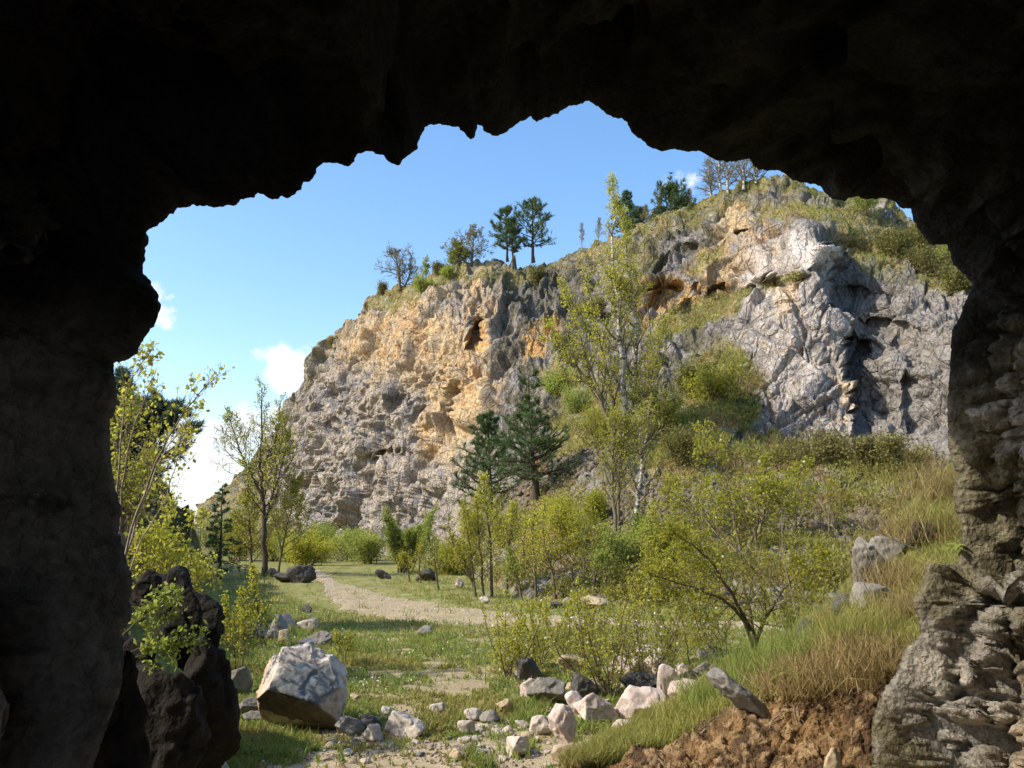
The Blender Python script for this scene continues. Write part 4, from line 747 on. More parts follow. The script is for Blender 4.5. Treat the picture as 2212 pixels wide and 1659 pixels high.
for i, (x0, yb, top, w_, m_, lab) in enumerate(((1405, 1230, 1090, .6, 'yleaf', 'airy sapling on the slope just right of the leaning white birch'), (1460, 1220, 1060, .65, 'birchleaf', 'airy sapling on the slope behind the left half of the hawthorn'), (1520, 1190, 1040, .6, 'yleaf', 'airy sapling standing in the rubble left of the mound foot'), (1640, 1160, 1010, .6, 'birchleaf', 'airy sapling in the rubble behind the top of the hawthorn'), (1720, 1150, 1020, .55, 'yleaf', 'thin sapling in the rubble right of the hawthorn top'), (1790, 1160, 1040, .55, 'birchleaf', 'thin sapling in the rubble near the grassy bank'), (1130, 1230, 1120, .5, 'yleaf', 'thin sapling in front of the open pine foot'), (1260, 1250, 1100, .6, 'birchleaf', 'thin sapling on the slope left of the two dark stems'), (1390, 1290, 1170, .5, 'yleaf', 'low airy sapling at the slope foot below the leaning birch'), (1470, 1295, 1180, .5, 'birchleaf', 'low airy sapling at the slope foot left of the hawthorn'))):
    b = hill(x0, yb); t_ = W(x0 + 6, top, b[1]); rg = np.random.default_rng(950 + i)
    tree('sapling', lab, 'sapling', [([b - (0, 0, .05), b * .5 + t_ * .5 + rg.normal(size=3) * .06, t_], .028, .006), ([b - (0, 0, .05), b * .55 + t_ * .45 + (.25, 0, 0), b * .25 + t_ * .75 + (.5, 0, 0)], .02, .005)], 960 + i, nb=22, bl=lambda t, c_=w_: c_ * (1.15 - t), b0=.14, ang=(55, 30), sub=4, sub2=2, leaf=.055, nleaf=2.0, mat=m_, minr=.005, trop=.1, lspread=.06)

# --- hawthorn and the flowering shrubs near the path
Yh = 9.6
hb = W(1625, 1372, Yh); hb[2] = min(hb[2], 1)
def hw(p, dy=0): return wl(p, [Yh, Yh + dy])
tree('hawthorn', 'large spiky hawthorn tree with bent limbs in fresh leaf right of the middle', 'tree',
     [(hw([(1628, 1400), (1620, 1330), (1606, 1270), (1600, 1200), (1590, 1130), (1570, 1060), (1545, 990), (1520, 930)], .5), 0.0234, .004), (hw([(1628, 1400), (1604, 1330), (1560, 1295), (1500, 1270), (1440, 1250), (1400, 1240)], -.8), 0.0208, .004), (hw([(1606, 1215), (1630, 1150), (1650, 1110), (1700, 1070), (1740, 1000)], .6), 0.0260, .004),
      (hw([(1628, 1400), (1650, 1340), (1680, 1290), (1720, 1240), (1770, 1200)], -.5), 0.0260, .004), (hw([(1602, 1200), (1560, 1165), (1520, 1120), (1470, 1085), (1440, 1050)], .8), 0.0228, .004), (hw([(1622, 1360), (1590, 1300), (1550, 1230), (1500, 1180), (1450, 1150)], -1.0), 0.0228, .004), (hw([(1640, 1150), (1660, 1060), (1655, 990)], 0), 0.0195, .004)], 90,
     nb=26, bl=lambda t: .55 * (1.25 - t), b0=.12, ang=(65, 40), sub=7, sl=.5, sub2=3, leaf=.034, nleaf=2.7, mat='birchleaf', bark='bark', twig='bark', trop=.04, wig=.25, minr=.0028, lspread=.02, flowers=60)
FL = [(1100, 1465, 1.0, .45, 'yellowish upright shrub with many stems at the left of the stone heap', 9, 'yleaf'), (1165, 1440, .85, .5, 'low yellowish shrub behind the dark stone', 8, 'yleaf'), (1225, 1425, .9, .5, 'pale flowering shrub behind the left half of the stone heap', 8, 'birchleaf'),
      (1320, 1500, 1.25, .75, 'widest white dotted shrub rising out of the stone heap', 11, 'yleaf'), (1385, 1480, 1.15, .6, 'white dotted shrub right of the widest one on the stone heap', 8, 'birchleaf'), (1460, 1440, 1.0, .6, 'flowering shrub between the stone heap and the hawthorn', 8, 'birchleaf'), (1290, 1400, .8, .5, 'low shrub against the path behind the stone heap', 7, 'birchleaf'), (1540, 1420, 1.0, .6, 'tangled shrub touching the left limbs of the hawthorn', 9, 'birchleaf'), (1700, 1400, 1.1, .6, 'tangled shrub between the hawthorn and the grassy bank', 9, 'birchleaf')]
for i, (x0, yb, h_, w_, lab, n_, m_) in enumerate(FL):
    Yv = floorY(yb); b = W(x0, yb, Yv); b[2] = gz1(b[0], b[1]); rg = np.random.default_rng(500 + i)
    tree('flowering_shrub', lab, 'shrub', bushstems(b, n_, h_, w_, rg, .009), 520 + i, nb=13, bl=lambda t, w_=w_: w_ * .45 * (1.15 - t), b0=.12, ang=(50, 30), sub=4, sub2=2, leaf=.03, nleaf=1.3, mat=m_, bark='bark', minr=.0025, lspread=.015, flowers=90)
# --- left of the opening
Yw = 7.4
tree('overhanging_shrub', 'arching leafy branches with large leaves reaching out beside the left cave wall', 'shrub',
     [(wl([(262, 1260), (285, 1130), (330, 1010), (390, 900), (440, 840), (474, 806)], [3.8, 4.1]), .006, .0016), (wl([(255, 1200), (262, 1060), (280, 950), (305, 880), (330, 830)], [3.7, 3.9]), .005, .0015), (wl([(262, 1250), (300, 1100), (350, 980), (395, 925), (428, 880)], [3.9, 4.4]), .005, .0015), (wl([(250, 1100), (262, 930), (275, 840), (300, 790), (322, 770)], [3.6, 3.8]), .004, .0015), (wl([(262, 1280), (300, 1180), (350, 1090), (380, 1000), (400, 950)], [4, 4.5]), .004, .0015)], 100,
     nb=17, bl=lambda t: .22 * (1.3 - t), b0=.2, ang=(45, 30), sub=3, sub2=1, leaf=.024, nleaf=1.1, mat='yleaf', bark='barkl', minr=.0016, lspread=.012, asp=.75)
tree('willow', 'yellow leaved willow behind the arching branches at the left', 'willow', [(wl([(262, 1180), (262, 1060), (270, 960), (285, 850)], 9.5), .05, .01), (wl([(270, 1180), (300, 1080), (320, 1000), (330, 930)], 9.8), .04, .01), (wl([(255, 1180), (250, 1040), (255, 930), (262, 870)], 9.2), .04, .01)], 101, nb=34, bl=lambda t: .5 * (1.25 - t), b0=.1, ang=(50, 30), sub=6, sub2=2, leaf=.034, nleaf=1.7, mat='yleaf', minr=.004, lspread=.03)
tree('conifer', 'shadowy blue green pine behind the yellow willow at the left', 'conifer', [(wl([(318, 1120), (322, 1040), (325, 960), (300, 900)], 14), .09, .015), (wl([(270, 1120), (262, 1000), (258, 850), (262, 815)], 14.5), .1, .015)], 102, nb=44, bl=lambda t: .8 * (1.1 - t) + .1, b0=.05, ang=(80, 40), sub=7, sub2=2, nleaf=3, mat='needleb', bark='barkd', needles=(.13, 9, .009), leaf_from=.2, minr=.005)
for i, (pts_, yy, n_, lab) in enumerate((([(395, 1330), (360, 1230), (345, 1150), (355, 1095)], 6.6, 3.2, 'leafy sapling with glossy yellow leaves above the dark left rocks'), ([(430, 1330), (405, 1240), (410, 1160), (418, 1110)], 7.2, 2.8, 'slighter yellow leaved sapling right of the glossy one'), ([(335, 1320), (310, 1230), (300, 1160)], 6.2, 2.4, 'small yellow leaved sapling close to the left cave wall'))):
    tree('sapling', lab, 'sapling', [(wl(pts_, yy), .014, .004), (wl([(a + 22, b_ - 5) for a, b_ in pts_], yy + .2), .010, .003)], 110 + i, nb=20, bl=lambda t: .34 * (1.2 - t), b0=.15, ang=(55, 35), sub=4, sub2=1, leaf=.03, nleaf=n_, mat='yleaf', minr=.0025, lspread=.02, asp=.8)
tree('sapling', 'young poplar with glossy leaves rising behind the large white boulder', 'sapling', [(gstem([(578, 1402), (560, 1340), (552, 1280), (545, 1225)]), .014, .003), (gstem([(572, 1404), (552, 1360), (535, 1320), (520, 1280)]), .009, .003)], 120, nb=24, bl=lambda t: .42 * (1.2 - t), b0=.18, ang=(50, 30), sub=4, sub2=1, leaf=.036, nleaf=2.6, mat='yleaf', bark='barkd', minr=.003, lspread=.02, asp=.8)
tree('sapling', 'pale leaved sapling left of the large white boulder', 'sapling', [(gstem([(512, 1450), (505, 1400), (490, 1340), (485, 1290)]), .010, .003), (gstem([(520, 1452), (530, 1390), (525, 1330)]), .008, .003)], 121, nb=24, bl=lambda t: .32 * (1.2 - t), b0=.12, ang=(50, 30), sub=4, sub2=1, leaf=.032, nleaf=2.4, mat='yleaf', minr=.0028, lspread=.02, asp=.8)
tree('sapling', 'tiny sapling on the grass right behind the large white boulder', 'sapling', [(gstem([(742, 1442), (748, 1410), (756, 1375)]), .006, .002), (gstem([(746, 1442), (735, 1400), (726, 1370)]), .005, .002)], 122, nb=14, bl=lambda t: .2 * (1.2 - t), b0=.12, ang=(50, 30), sub=3, sub2=1, leaf=.032, nleaf=1.6, mat='birchleaf', minr=.002, lspread=.02, asp=.8)

# ------------------------------------------------------------------ rocks
def ico(sub):
    import bmesh
    bm = bmesh.new(); bmesh.ops.create_icosphere(bm, subdivisions=sub, radius=1); V = np.array([v.co[:] for v in bm.verts]); Fc = np.array([[v.index for v in f.verts] for f in bm.faces]); bm.free(); return V, Fc
ICO = {k: ico(k) for k in (3, 4, 5, 6)}
def rockshape(seed, dims, sub=4, planes=10, rough=.05, box=.5):
    V, Fc = ICO[sub]; rg = np.random.default_rng(seed); n = rv(rg, planes); n = np.concatenate((n, [[1, .2, .5], [-1, .3, .4], [.2, -1, .5], [.1, .2, 1], [.5, 1, 0], [0, .1, -1]])); n = unit(n + rg.normal(size=n.shape) * .35)
    off = np.concatenate((rg.uniform(.50, .95, planes), rg.uniform(.5, .9, 6)))
    dt = V @ n.T; r = np.min(np.where(dt > .05, off[None] / np.maximum(dt, .05), 9), 1); r = np.minimum(r, 1.35)
    P = V * r[:, None]; P = (P - P.min(0)) / (P.max(0) - P.min(0)) - .5
    P = P * np.array(dims)[None]; s_ = float(np.cbrt(np.prod(dims)))
    q = P / s_; a, _, e = facet(q * 4 + seed, seed, 1); f = fbm(q * 5 + seed, 4, seed)
    P = P + unit(V) * (s_ * rough * (a * .8 + f * .5))[:, None]
    return P, Fc
def rock(name, label, cat, cx_, yb, w, h, mat, seed, Y=None, dep=.8, rot=None, sub=4, group=None, rough=.05, sink=.12, on=None, tilt=0, planes=10, zb=None):
    """cx_, yb: bottom centre in the view; w, h: size in the view"""
    if Y is None: Y = floorY(yb)
    b = W(cx_, yb, Y) if on is None else np.array(on, float)
    if on is None: b[2] = gz1(b[0], b[1])
    if zb is not None: b[2] = zb
    Wm = px(w, Y); Hm = px(h, Y) * 1.02
    P, Fc = rockshape(seed, (Wm, Wm * dep, Hm * (1 + sink)), sub, rough=rough, planes=planes)
    rg = np.random.default_rng(seed + 5); a = rg.uniform(-.35, .35) if rot is None else rot
    P = P @ np.array(((math.cos(a), math.sin(a), 0), (-math.sin(a), math.cos(a), 0), (0, 0, 1)))
    if tilt: P = P @ np.array(((math.cos(tilt), 0, math.sin(tilt)), (0, 1, 0), (-math.sin(tilt), 0, math.cos(tilt))))
    P[:, 2] -= P[:, 2].min() + Hm * sink
    ob = mesh_np(name, P, Fc, M[mat], smooth=False); ob.location = b; ob.location[1] += Wm * dep * .35
    return tag(ob, label, cat, group)
# the large white boulder: traced outline, undercut front, blue paint
OUT = np.array([(553, 1400), (572, 1388), (600, 1388), (626, 1383), (650, 1394), (672, 1408), (690, 1420), (706, 1418), (722, 1426), (736, 1446), (742, 1475), (738, 1515), (732, 1545), (722, 1572), (700, 1580), (660, 1576), (620, 1568), (580, 1558), (548, 1545), (541, 1515), (543, 1470), (548, 1430)], float)
Yo = 7.25; oc = np.array((640, 1482.)); V, Fc = ICO[6]; 
ang_o = np.arctan2(-(OUT[:, 1] - oc[1]), OUT[:, 0] - oc[0]); rad_o = np.hypot(OUT[:, 0] - oc[0], OUT[:, 1] - oc[1]) * Yo / F * .93; o_ = np.argsort(ang_o); ang_o = ang_o[o_]; rad_o = rad_o[o_]
th = np.arctan2(V[:, 2], V[:, 0]); R_ = np.interp(th, np.r_[ang_o - 2 * math.pi, ang_o, ang_o + 2 * math.pi], np.tile(rad_o, 3))
ay = np.abs(V[:, 1]); s_ = (1 - ay ** 3.2) ** (1 / 2.6); P = np.stack((np.cos(th) * R_ * s_, np.sign(V[:, 1]) * ay ** .9 * .33, np.sin(th) * R_ * s_), -1)
a_, _, e_ = facet(P * 5.5, 131, 1.1); b_, _, e2_ = facet(P * 13, 132, 1.1); f_ = fbm(P * 7, 4, 133)
P += unit(V) * (.026 * a_ + .016 * b_ + .012 * f_)[:, None]
PL = [((.22, -.85, .46), .165), ((-.80, -.42, .42), .262), ((-.16, -.72, -.69), .165), ((.05, -.1, 1), .325), ((.80, -.25, .52), .315), ((-.35, .2, .9), .33), ((.5, -.8, -.1), .25), ((0, -.2, -1), .345), ((-.9, -.3, -.2), .33)]
for q_ in range(2):
    for (n_, d_) in PL:
        n_ = unit(np.array(n_)); P -= n_[None] * np.clip(P @ n_ - d_ - .010 * a_ - .006 * b_ - .006 * f_, 0, None)[:, None] * .93
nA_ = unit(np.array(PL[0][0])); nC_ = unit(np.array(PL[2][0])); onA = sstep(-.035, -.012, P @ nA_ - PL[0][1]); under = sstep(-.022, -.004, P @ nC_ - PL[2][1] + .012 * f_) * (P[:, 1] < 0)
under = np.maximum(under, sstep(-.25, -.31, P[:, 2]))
c = np.tile(np.array((.62, .54, .46)), (len(P), 1)); nn = fbm(P * 4, 4, 134); n2_ = fbm(P * 14, 3, 136); c = mixc(c, (.38, .33, .28), sstep(-.05, .25, nn + .5 * n2_) * .8); c = mixc(c, (.50, .30, .13), sstep(-.22, -.34, P[:, 0] + .1 * nn) * .6)
c = mixc(c, (.22, .20, .17), sstep(.2, .35, n2_) * .5)
blue = sstep(1.2, .9, np.hypot((P[:, 0] - .09) / .25, (P[:, 2] - .02) / .19) + .25 * nn) * onA
c = mixc(c, (.17, .19, .20), blue * .85); c = mixc(c, (.14, .22, .31), blue * sstep(.0, .25, fbm(P * 5 + 3, 3, 135) - .7 * P[:, 2]) * .7)
c = mixc(c, (.10, .07, .04), under * .85)  # self-shadow of the undercut painted into the colour
M['boulder'] = surf_mat('boulder_stone', None, (6, 30), .25, (.6, .012), obj=True)
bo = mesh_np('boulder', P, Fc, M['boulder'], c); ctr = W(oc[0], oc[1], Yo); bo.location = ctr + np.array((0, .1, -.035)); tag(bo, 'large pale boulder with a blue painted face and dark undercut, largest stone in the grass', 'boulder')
# named stones: name, label, centre x, bottom y, w, h, mat, opts
R = [
 ('dark grey jagged rock in shade left behind the large white boulder', 506, 1500, 62, 58, 'grey', {}), ('low grey stone touching the left foot of the large white boulder', 530, 1545, 58, 36, 'grey', {}), ('flat shaded stone below the left edge of the large white boulder', 545, 1560, 46, 22, 'grey', {}),
 ('wide grey block at the left end of the stone pile behind the boulder', 545, 1385, 62, 36, 'grey', {}), ('upright grey block in the middle of the pile behind the boulder', 596, 1378, 40, 44, 'grey', {}), ('topmost pale block of the pile behind the boulder', 620, 1362, 34, 34, 'pale', {}), ('small block at the front of the pile behind the boulder', 585, 1390, 36, 26, 'grey', {}),
 ('squared pale block standing right of the pile behind the boulder', 664, 1366, 48, 28, 'pale', {}), ('dark pointed slab lying right behind the boulder', 690, 1394, 56, 24, 'grey', {}), ('small pale stone in front of the dark pointed slab', 660, 1400, 40, 16, 'pale', {}), ('short brown piece at the middle of the pile behind the boulder', 612, 1392, 26, 24, 'tan', {}),
 ('lone dark pointed stone on the grass left of the path', 661, 1324, 26, 15, 'dark', {}), ('lone grey stone on the grass in front of the path bend', 916, 1374, 36, 21, 'grey', {}), ('big dark rock where the path starts at the far end', 645, 1259, 62, 34, 'dark', {}), ('small dark rock left of the big dark rock by the far path', 608, 1259, 40, 20, 'dark', {}), ('little dark rock at the foot of the tall open tree', 588, 1248, 24, 20, 'dark', {}),
 ('flat topped pale boulder below the slope beyond the path', 1286, 1317, 56, 26, 'tan', {}), ('grey rock just left of the flat topped pale boulder', 1236, 1312, 40, 20, 'grey', {}), ('low dark rock left of the grey one below the slope', 1200, 1314, 40, 14, 'dark', {}), ('white stone right of the willow at the slope foot', 992, 1270, 18, 24, 'pale', {}), ('small white stone near the path below the forked sapling', 1046, 1304, 24, 14, 'pale', {}),
 ('grey rock behind the flat topped pale boulder', 1262, 1306, 44, 22, 'grey', {}), ('dark rock at the left of the willow foot', 828, 1252, 34, 20, 'dark', {}), ('dark rock between the willow and the lone sapling', 918, 1256, 44, 26, 'dark', {}),
 ('dark rough rock at the left end of the stone heap', 1144, 1473, 58, 44, 'dark', {}), ('tan weathered block at the back left of the stone heap', 1238, 1466, 70, 44, 'tan', {}), ('large grey rounded rock at the front left of the stone heap', 1180, 1526, 86, 56, 'grey', {}), ('pale pointed rock half behind the large grey rounded one', 1150, 1510, 50, 40, 'pink', {}), ('dark domed rock in the middle of the stone heap', 1262, 1508, 60, 50, 'dark', {}),
 ('pink block with a ginger stain at the front of the stone heap', 1292, 1560, 88, 62, 'pink', {}), ('white wedge left of the ginger stained pink block', 1244, 1540, 42, 46, 'pink', {}), ('layered brown stone lying on top of the pink block', 1294, 1500, 56, 30, 'tan', {}), ('largest pink boulder at the front centre of the stone heap', 1380, 1560, 120, 76, 'pink', {}), ('dark flat slab behind the largest pink boulder', 1400, 1500, 110, 40, 'dark', {}),
 ('tall white pointed rock right of the largest pink boulder', 1444, 1530, 52, 90, 'pink', {}), ('long white jagged rock at the right end of the stone heap', 1490, 1535, 90, 58, 'pink', {}), ('pink rock behind the dark flat slab', 1348, 1470, 80, 40, 'pink', {}), ('white split rock at the back of the stone heap', 1412, 1466, 64, 44, 'pink', {}), ('small pink rock at the back right of the stone heap', 1478, 1468, 48, 32, 'pink', {}), ('rough grey rock at the far right of the stone heap', 1536, 1470, 66, 38, 'grey', {}), ('small dark rock under the tall white pointed rock', 1500, 1486, 44, 30, 'dark', {}),
 ('flat pale slab lying in the grass under the hawthorn', 1400, 1420, 70, 24, 'pale', {}), ('grey stone in the grass left of the hawthorn foot', 1540, 1424, 60, 24, 'grey', {}),
 ('tall leaning pinkish rock standing at the bottom centre', 1216, 1622, 62, 88, 'pink', {'dep': .7}), ('rounded cream stone in front of the leaning pinkish rock', 1238, 1652, 92, 42, 'tan', {}), ('white three sided stone left of the leaning pinkish rock', 1120, 1640, 54, 40, 'pale', {}), ('wide pale wedge stone with a sunlit top at the bottom left', 874, 1604, 86, 50, 'pale', {'dep': .6}), ('light grey stone at the right foot of the large white boulder', 752, 1594, 62, 36, 'grey', {}), ('dark stone behind the light grey stone near the boulder', 796, 1588, 48, 34, 'dark', {}),
 ('white stone between the boulder and the pale wedge stone', 800, 1614, 48, 34, 'pale', {}), ('white cornered stone at the middle of the stony ground', 1022, 1568, 40, 28, 'pale', {}), ('white squared stone in the middle of the stony ground', 1008, 1594, 36, 28, 'pale', {}), ('lone triangular white stone on the bare patch', 944, 1546, 36, 17, 'pale', {}), ('upright tan stone at the edge of the grass', 1090, 1546, 32, 32, 'tan', {}), ('flat pale stone at the right of the stony ground', 1356, 1590, 64, 34, 'pink', {}),
 ('pale angular stone behind the leaning pinkish rock', 1172, 1594, 56, 40, 'pale', {}), ('small white stone on the grass at the far edge of the stony ground', 834, 1548, 22, 16, 'pale', {}), ('yellowish stone on the grass right of the boulder', 766, 1519, 20, 13, 'tan', {}), ('dark brown wet stone at the bottom edge', 988, 1648, 44, 24, 'tan', {}), ('grey stone behind the white squared stone', 1058, 1572, 44, 28, 'grey', {})]
for i, (lab, x0, yb, w, h, m_, k) in enumerate(R):
    rock('rock', lab, 'rock', x0, yb, w, h, m_, 600 + i, sub=5 if w > 50 else 4, rough=.045, **k)
# shaded rocks left
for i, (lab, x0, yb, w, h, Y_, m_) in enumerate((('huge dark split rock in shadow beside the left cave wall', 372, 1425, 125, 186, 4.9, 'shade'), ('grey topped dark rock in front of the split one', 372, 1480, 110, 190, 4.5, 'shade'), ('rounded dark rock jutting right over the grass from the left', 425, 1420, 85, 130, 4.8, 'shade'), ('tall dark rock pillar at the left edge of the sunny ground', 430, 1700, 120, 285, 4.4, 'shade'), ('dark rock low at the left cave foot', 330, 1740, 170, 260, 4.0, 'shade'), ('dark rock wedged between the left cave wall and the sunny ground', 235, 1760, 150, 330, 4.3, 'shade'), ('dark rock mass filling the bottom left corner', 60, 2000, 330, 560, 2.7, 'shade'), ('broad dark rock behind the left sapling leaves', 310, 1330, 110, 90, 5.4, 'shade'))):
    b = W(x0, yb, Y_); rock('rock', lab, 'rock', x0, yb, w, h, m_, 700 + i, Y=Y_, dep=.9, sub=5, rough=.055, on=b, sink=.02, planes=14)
# rocks on the right bank
for i, (lab, x0, t, w, h, m_, tl) in enumerate((('tall grey standing slab with a smooth face on the right bank', 1882, .82, 66, 130, 'grey', .12), ('dark square rock left of the tall standing slab', 1826, .8, 52, 54, 'dark', -.3), ('rounded brown rock above the tall standing slab', 1930, .86, 80, 62, 'grey', .1), ('wide grey rock low beneath the tall standing slab', 1892, .7, 90, 62, 'grey', 0), ('small dark mossy rock at the crest of the right bank', 1745, .84, 46, 52, 'dark', -.4), ('flat dark rock high on the right bank below the dry grass', 2000, .8, 70, 60, 'dark', .2), ('rock lying half buried above the hawthorn side of the bank', 1790, .72, 50, 34, 'grey', 0))):
    b = bank(x0, t); b[2] -= px(h, b[1]) * .15; rock('rock', lab, 'rock', x0, 0, w, h, m_, 720 + i, Y=b[1], on=b, tilt=tl, dep=.6, sub=5, sink=0)
b = bank(1590, .40); rock('rock', 'long grey slab with a pale broken end sticking out of the earth bank', 'rock', 0, 0, 150, 44, 'grey', 741, Y=b[1], on=b - np.array((0, .12, .06)), tilt=-.62, dep=.45, sub=5, sink=0)
for i, (x0, t, w, h, lab) in enumerate(((1795, .17, 42, 62, 'orange tan stone set in the brown earth bank'), (1735, .08, 30, 22, 'small tan stone low in the brown earth bank'), (1640, .12, 26, 20, 'little tan stone at the left of the brown earth bank'), (1560, .1, 40, 26, 'pale stone at the bottom of the brown earth bank'), (1860, .1, 30, 30, 'tan stone beside the foot of the right cave wall'))):
    b = bank(x0, t); rock('rock', lab, 'rock', 0, 0, w, h, 'tan', 750 + i, Y=b[1], on=b - np.array((0, .04, .05)), dep=.7, sink=0)
# stone post on the crest
b = hill(907, 612); import bmesh
bm = bmesh.new(); bmesh.ops.create_cube(bm, size=1); bmesh.ops.scale(bm, vec=(.34, .3, 1.0), verts=bm.verts); bmesh.ops.bevel(bm, geom=list(bm.edges), offset=.05, segments=2, affect='EDGES')
me = bpy.data.meshes.new('stone_post'); bm.to_mesh(me); bm.free(); me.materials.append(M['pale']); o = bpy.data.objects.new('stone_post', me); COL.objects.link(o); o.location = b + np.array((0, 0, .45)); tag(o, 'small pale upright stone post on the cliff edge beside the round bare tree', 'post')
# loose stones: eight shapes, copied
RS = {}
for m_ in ('pale', 'grey', 'tan', 'pink'):
    for k_ in range(4):
        P, Fc = rockshape(800 + k_ + 10 * len(RS), (1, .85, .6), 3, rough=.06); me_o = mesh_np('stone', P, Fc, M[m_], smooth=False); RS[(m_, k_)] = me_o.data; bpy.data.objects.remove(me_o)
rg = np.random.default_rng(99)
def scatter(n, poly, smin, smax, mats, label, group, on=gz1):
    for _ in range(n):
        for __ in range(40):
            a = rg.uniform(*poly[0]); b2 = rg.uniform(*poly[1])
            if poly[2] is None or poly[2](a, b2): break
        Y = floorY(b2); p = W(a, b2, Y); z = on(p[0], p[1]); s_ = px(np.exp(rg.uniform(math.log(smin), math.log(smax))), Y)
        o = bpy.data.objects.new('stone', RS[(mats[rg.integers(len(mats))], int(rg.integers(4)))]); COL.objects.link(o)
        o.location = (p[0], p[1], z + s_ * .07); o.scale = (s_, s_ * rg.uniform(.6, 1.15), s_ * rg.uniform(.4, 1)); o.rotation_euler = (rg.uniform(-.3, .3), rg.uniform(-.3, .3), rg.uniform(0, 6.28)); tag(o, label, 'stone', group)
scatter(135, ((700, 1330), (1535, 1656), lambda a, b: b > 1560 + abs(a - 1080) * .08 and not (a > 1290 and b > 1630)), 8, 34, ('pale', 'pale', 'grey', 'tan', 'pale'), 'small angular limestone fragment on the stony ground at the bottom of the picture', 'fragments on the stony ground')
scatter(60, ((1150, 1570), (1440, 1565), None), 12, 46, ('pink', 'pale', 'tan', 'grey'), 'small pinkish or grey stone filling the gaps of the stone heap', 'small stones in the heap')
scatter(50, ((760, 1180), (1365, 1530), None), 4, 13, ('pale', 'grey', 'tan', 'pale'), 'small scattered stone lying in the short grass before the path', 'stones in the short grass')
scatter(52, ((900, 1560), (1500, 1656), lambda a, b: b > 1545 + abs(a - 1250) * .15 and b < 1690 - max(0, a - 1250) * .35), 10, 40, ('pale', 'pink', 'pale', 'tan'), 'flat broken pale stone spilling from the stone heap toward the bottom of the picture', 'flat stones spilling from the heap')
# stick, roots
tb = Tubes(); a = W(838, 1407, floorY(1407)); b = W(924, 1411, floorY(1411)); a[2] = gz1(*a[:2]) + .012; b[2] = gz1(*b[:2]) + .012; tb.add([a, a * .5 + b * .5 + (0, 0, .01), b], [.006, .008, .005], 6); o = tb.build('stick', M['tan'], None); tag(o, 'long thin dry stick lying on the grass right of the boulder', 'stick')
tb = Tubes(); a = W(640, 1351, floorY(1351)); b = W(676, 1352, floorY(1351)); tb.add([a + (0, 0, .06), a * .5 + b * .5 + (0, 0, .07), b + (0, 0, .06)], [.02, .02, .015], 6); o = tb.build('branch', M['tan'], None); tag(o, 'short orange brown branch lying beside the squared pale block', 'branch')
tb = Tubes(); p_ = [W(x_, y_, floorY(y_)) for x_, y_ in ((500, 1598), (530, 1612), (560, 1620), (600, 1634), (640, 1648), (670, 1652))]
for q in p_: q[2] = gz1(q[0], q[1]) + .02
tb.add(p_, [.012, .016, .013, .012, .01, .006], 6); o = tb.build('root', M['bark'], None); tag(o, 'pale crooked root on the shaded slope at the lower left', 'root')
# bird
V = np.array([(0, 0, 0), (.5, .1, .22), (.15, -.25, .05), (-.5, .1, .25), (-.15, -.25, .05), (0, -.5, -.02), (0, .25, .0)], float); bp_ = W(1450, 375, 60)
o = mesh_np('bird', np.concatenate((V, V + (0, 0, .05))) * .42, np.array([(0, 1, 2), (0, 3, 4), (0, 2, 5), (0, 5, 4), (6, 1, 0), (6, 0, 3), (7, 9, 8), (7, 11, 10), (7, 12, 9), (7, 11, 12), (13, 7, 8), (13, 10, 7)]), M['dark'], smooth=False); o.location = bp_; tag(o, 'tiny dark bird flying just above the small cloud', 'bird')

# ------------------------------------------------------------------ grass, scree and ground cover
def blades(name, roots, hgt, wid, mat, rg, lean=.5, per=1, bend=.4, group=None):
    n = len(roots) * per; r0 = np.repeat(roots, per, 0) + np.c_[rg.normal(size=(n, 2)) * np.repeat(hgt, per)[:, None] * .18, np.zeros(n)]; h_ = np.repeat(hgt, per) * rg.uniform(.5, 1.25, n)
    az = rg.uniform(0, 2 * math.pi, n); d = np.stack((np.cos(az), np.sin(az), np.zeros(n)), -1) * (lean * rg.uniform(.2, 1.2, n))[:, None]; d[:, 2] = 1; d = unit(d)
    s_ = unit(np.cross(d, rv(rg, n))); w_ = (wid * rg.uniform(.6, 1.2, n))[:, None]; h_ = h_[:, None]
    mid = r0 + d * h_ * .55; dn = d.copy(); dn[:, 2] -= bend * rg.uniform(.4, 2, n); tip = mid + unit(dn) * h_ * .5
    V = np.stack((r0 - s_ * w_, r0 + s_ * w_, mid - s_ * w_ * .7, mid + s_ * w_ * .7, tip), 1).reshape(-1, 3); i = (np.arange(n) * 5)[:, None]
    return mesh_np(name, V, [np.concatenate((i, i + 1, i + 3, i + 2), 1), np.concatenate((i + 2, i + 3, i + 4), 1)], mat, smooth=False)
rg = np.random.default_rng(5)
n = 85000; a = rg.uniform(420, 1900, n); b2 = 1236 + (1670 - 1236) * rg.uniform(0, 1, n) ** .8; Y = floorY(b2); P = W(a, b2, Y); P[:, 2] = gz(P[:, 0], P[:, 1]) - .005
n1 = fbm(P * [.7, .7, 0] + 5, 4, 11); n2 = fbm(P * [2.6, 2.6, 0], 3, 12)
br_ = sstep(.0, .35, .6 * n1 + .7 * n2 + .45 * sstep(7.8, 6.6, P[:, 1]) * sstep(-2.3, -1.2, P[:, 0]) + .2 * np.exp(-((P[:, 1] - 9.3) / 1.4) ** 2 - ((P[:, 0] + .6) / 1.5) ** 2))
keep = (rg.uniform(size=n) > br_ * .97) & (~on_path(P[:, 0], P[:, 1]) | (rg.uniform(size=n) < .10)); P = P[keep]; hg = (.018 + .0026 * P[:, 1]) * rg.uniform(.6, 1.8, len(P)) * (1 + 1.0 * (perlin(P * [1.3, 1.3, 0], 77) > .25))
lush = perlin(P * [.8, .8, 0], 78) > -.1
for mk, m_ in (('grass', lush), ('dry', ~lush)):
    pass
sel = rg.uniform(size=len(P)) < .26
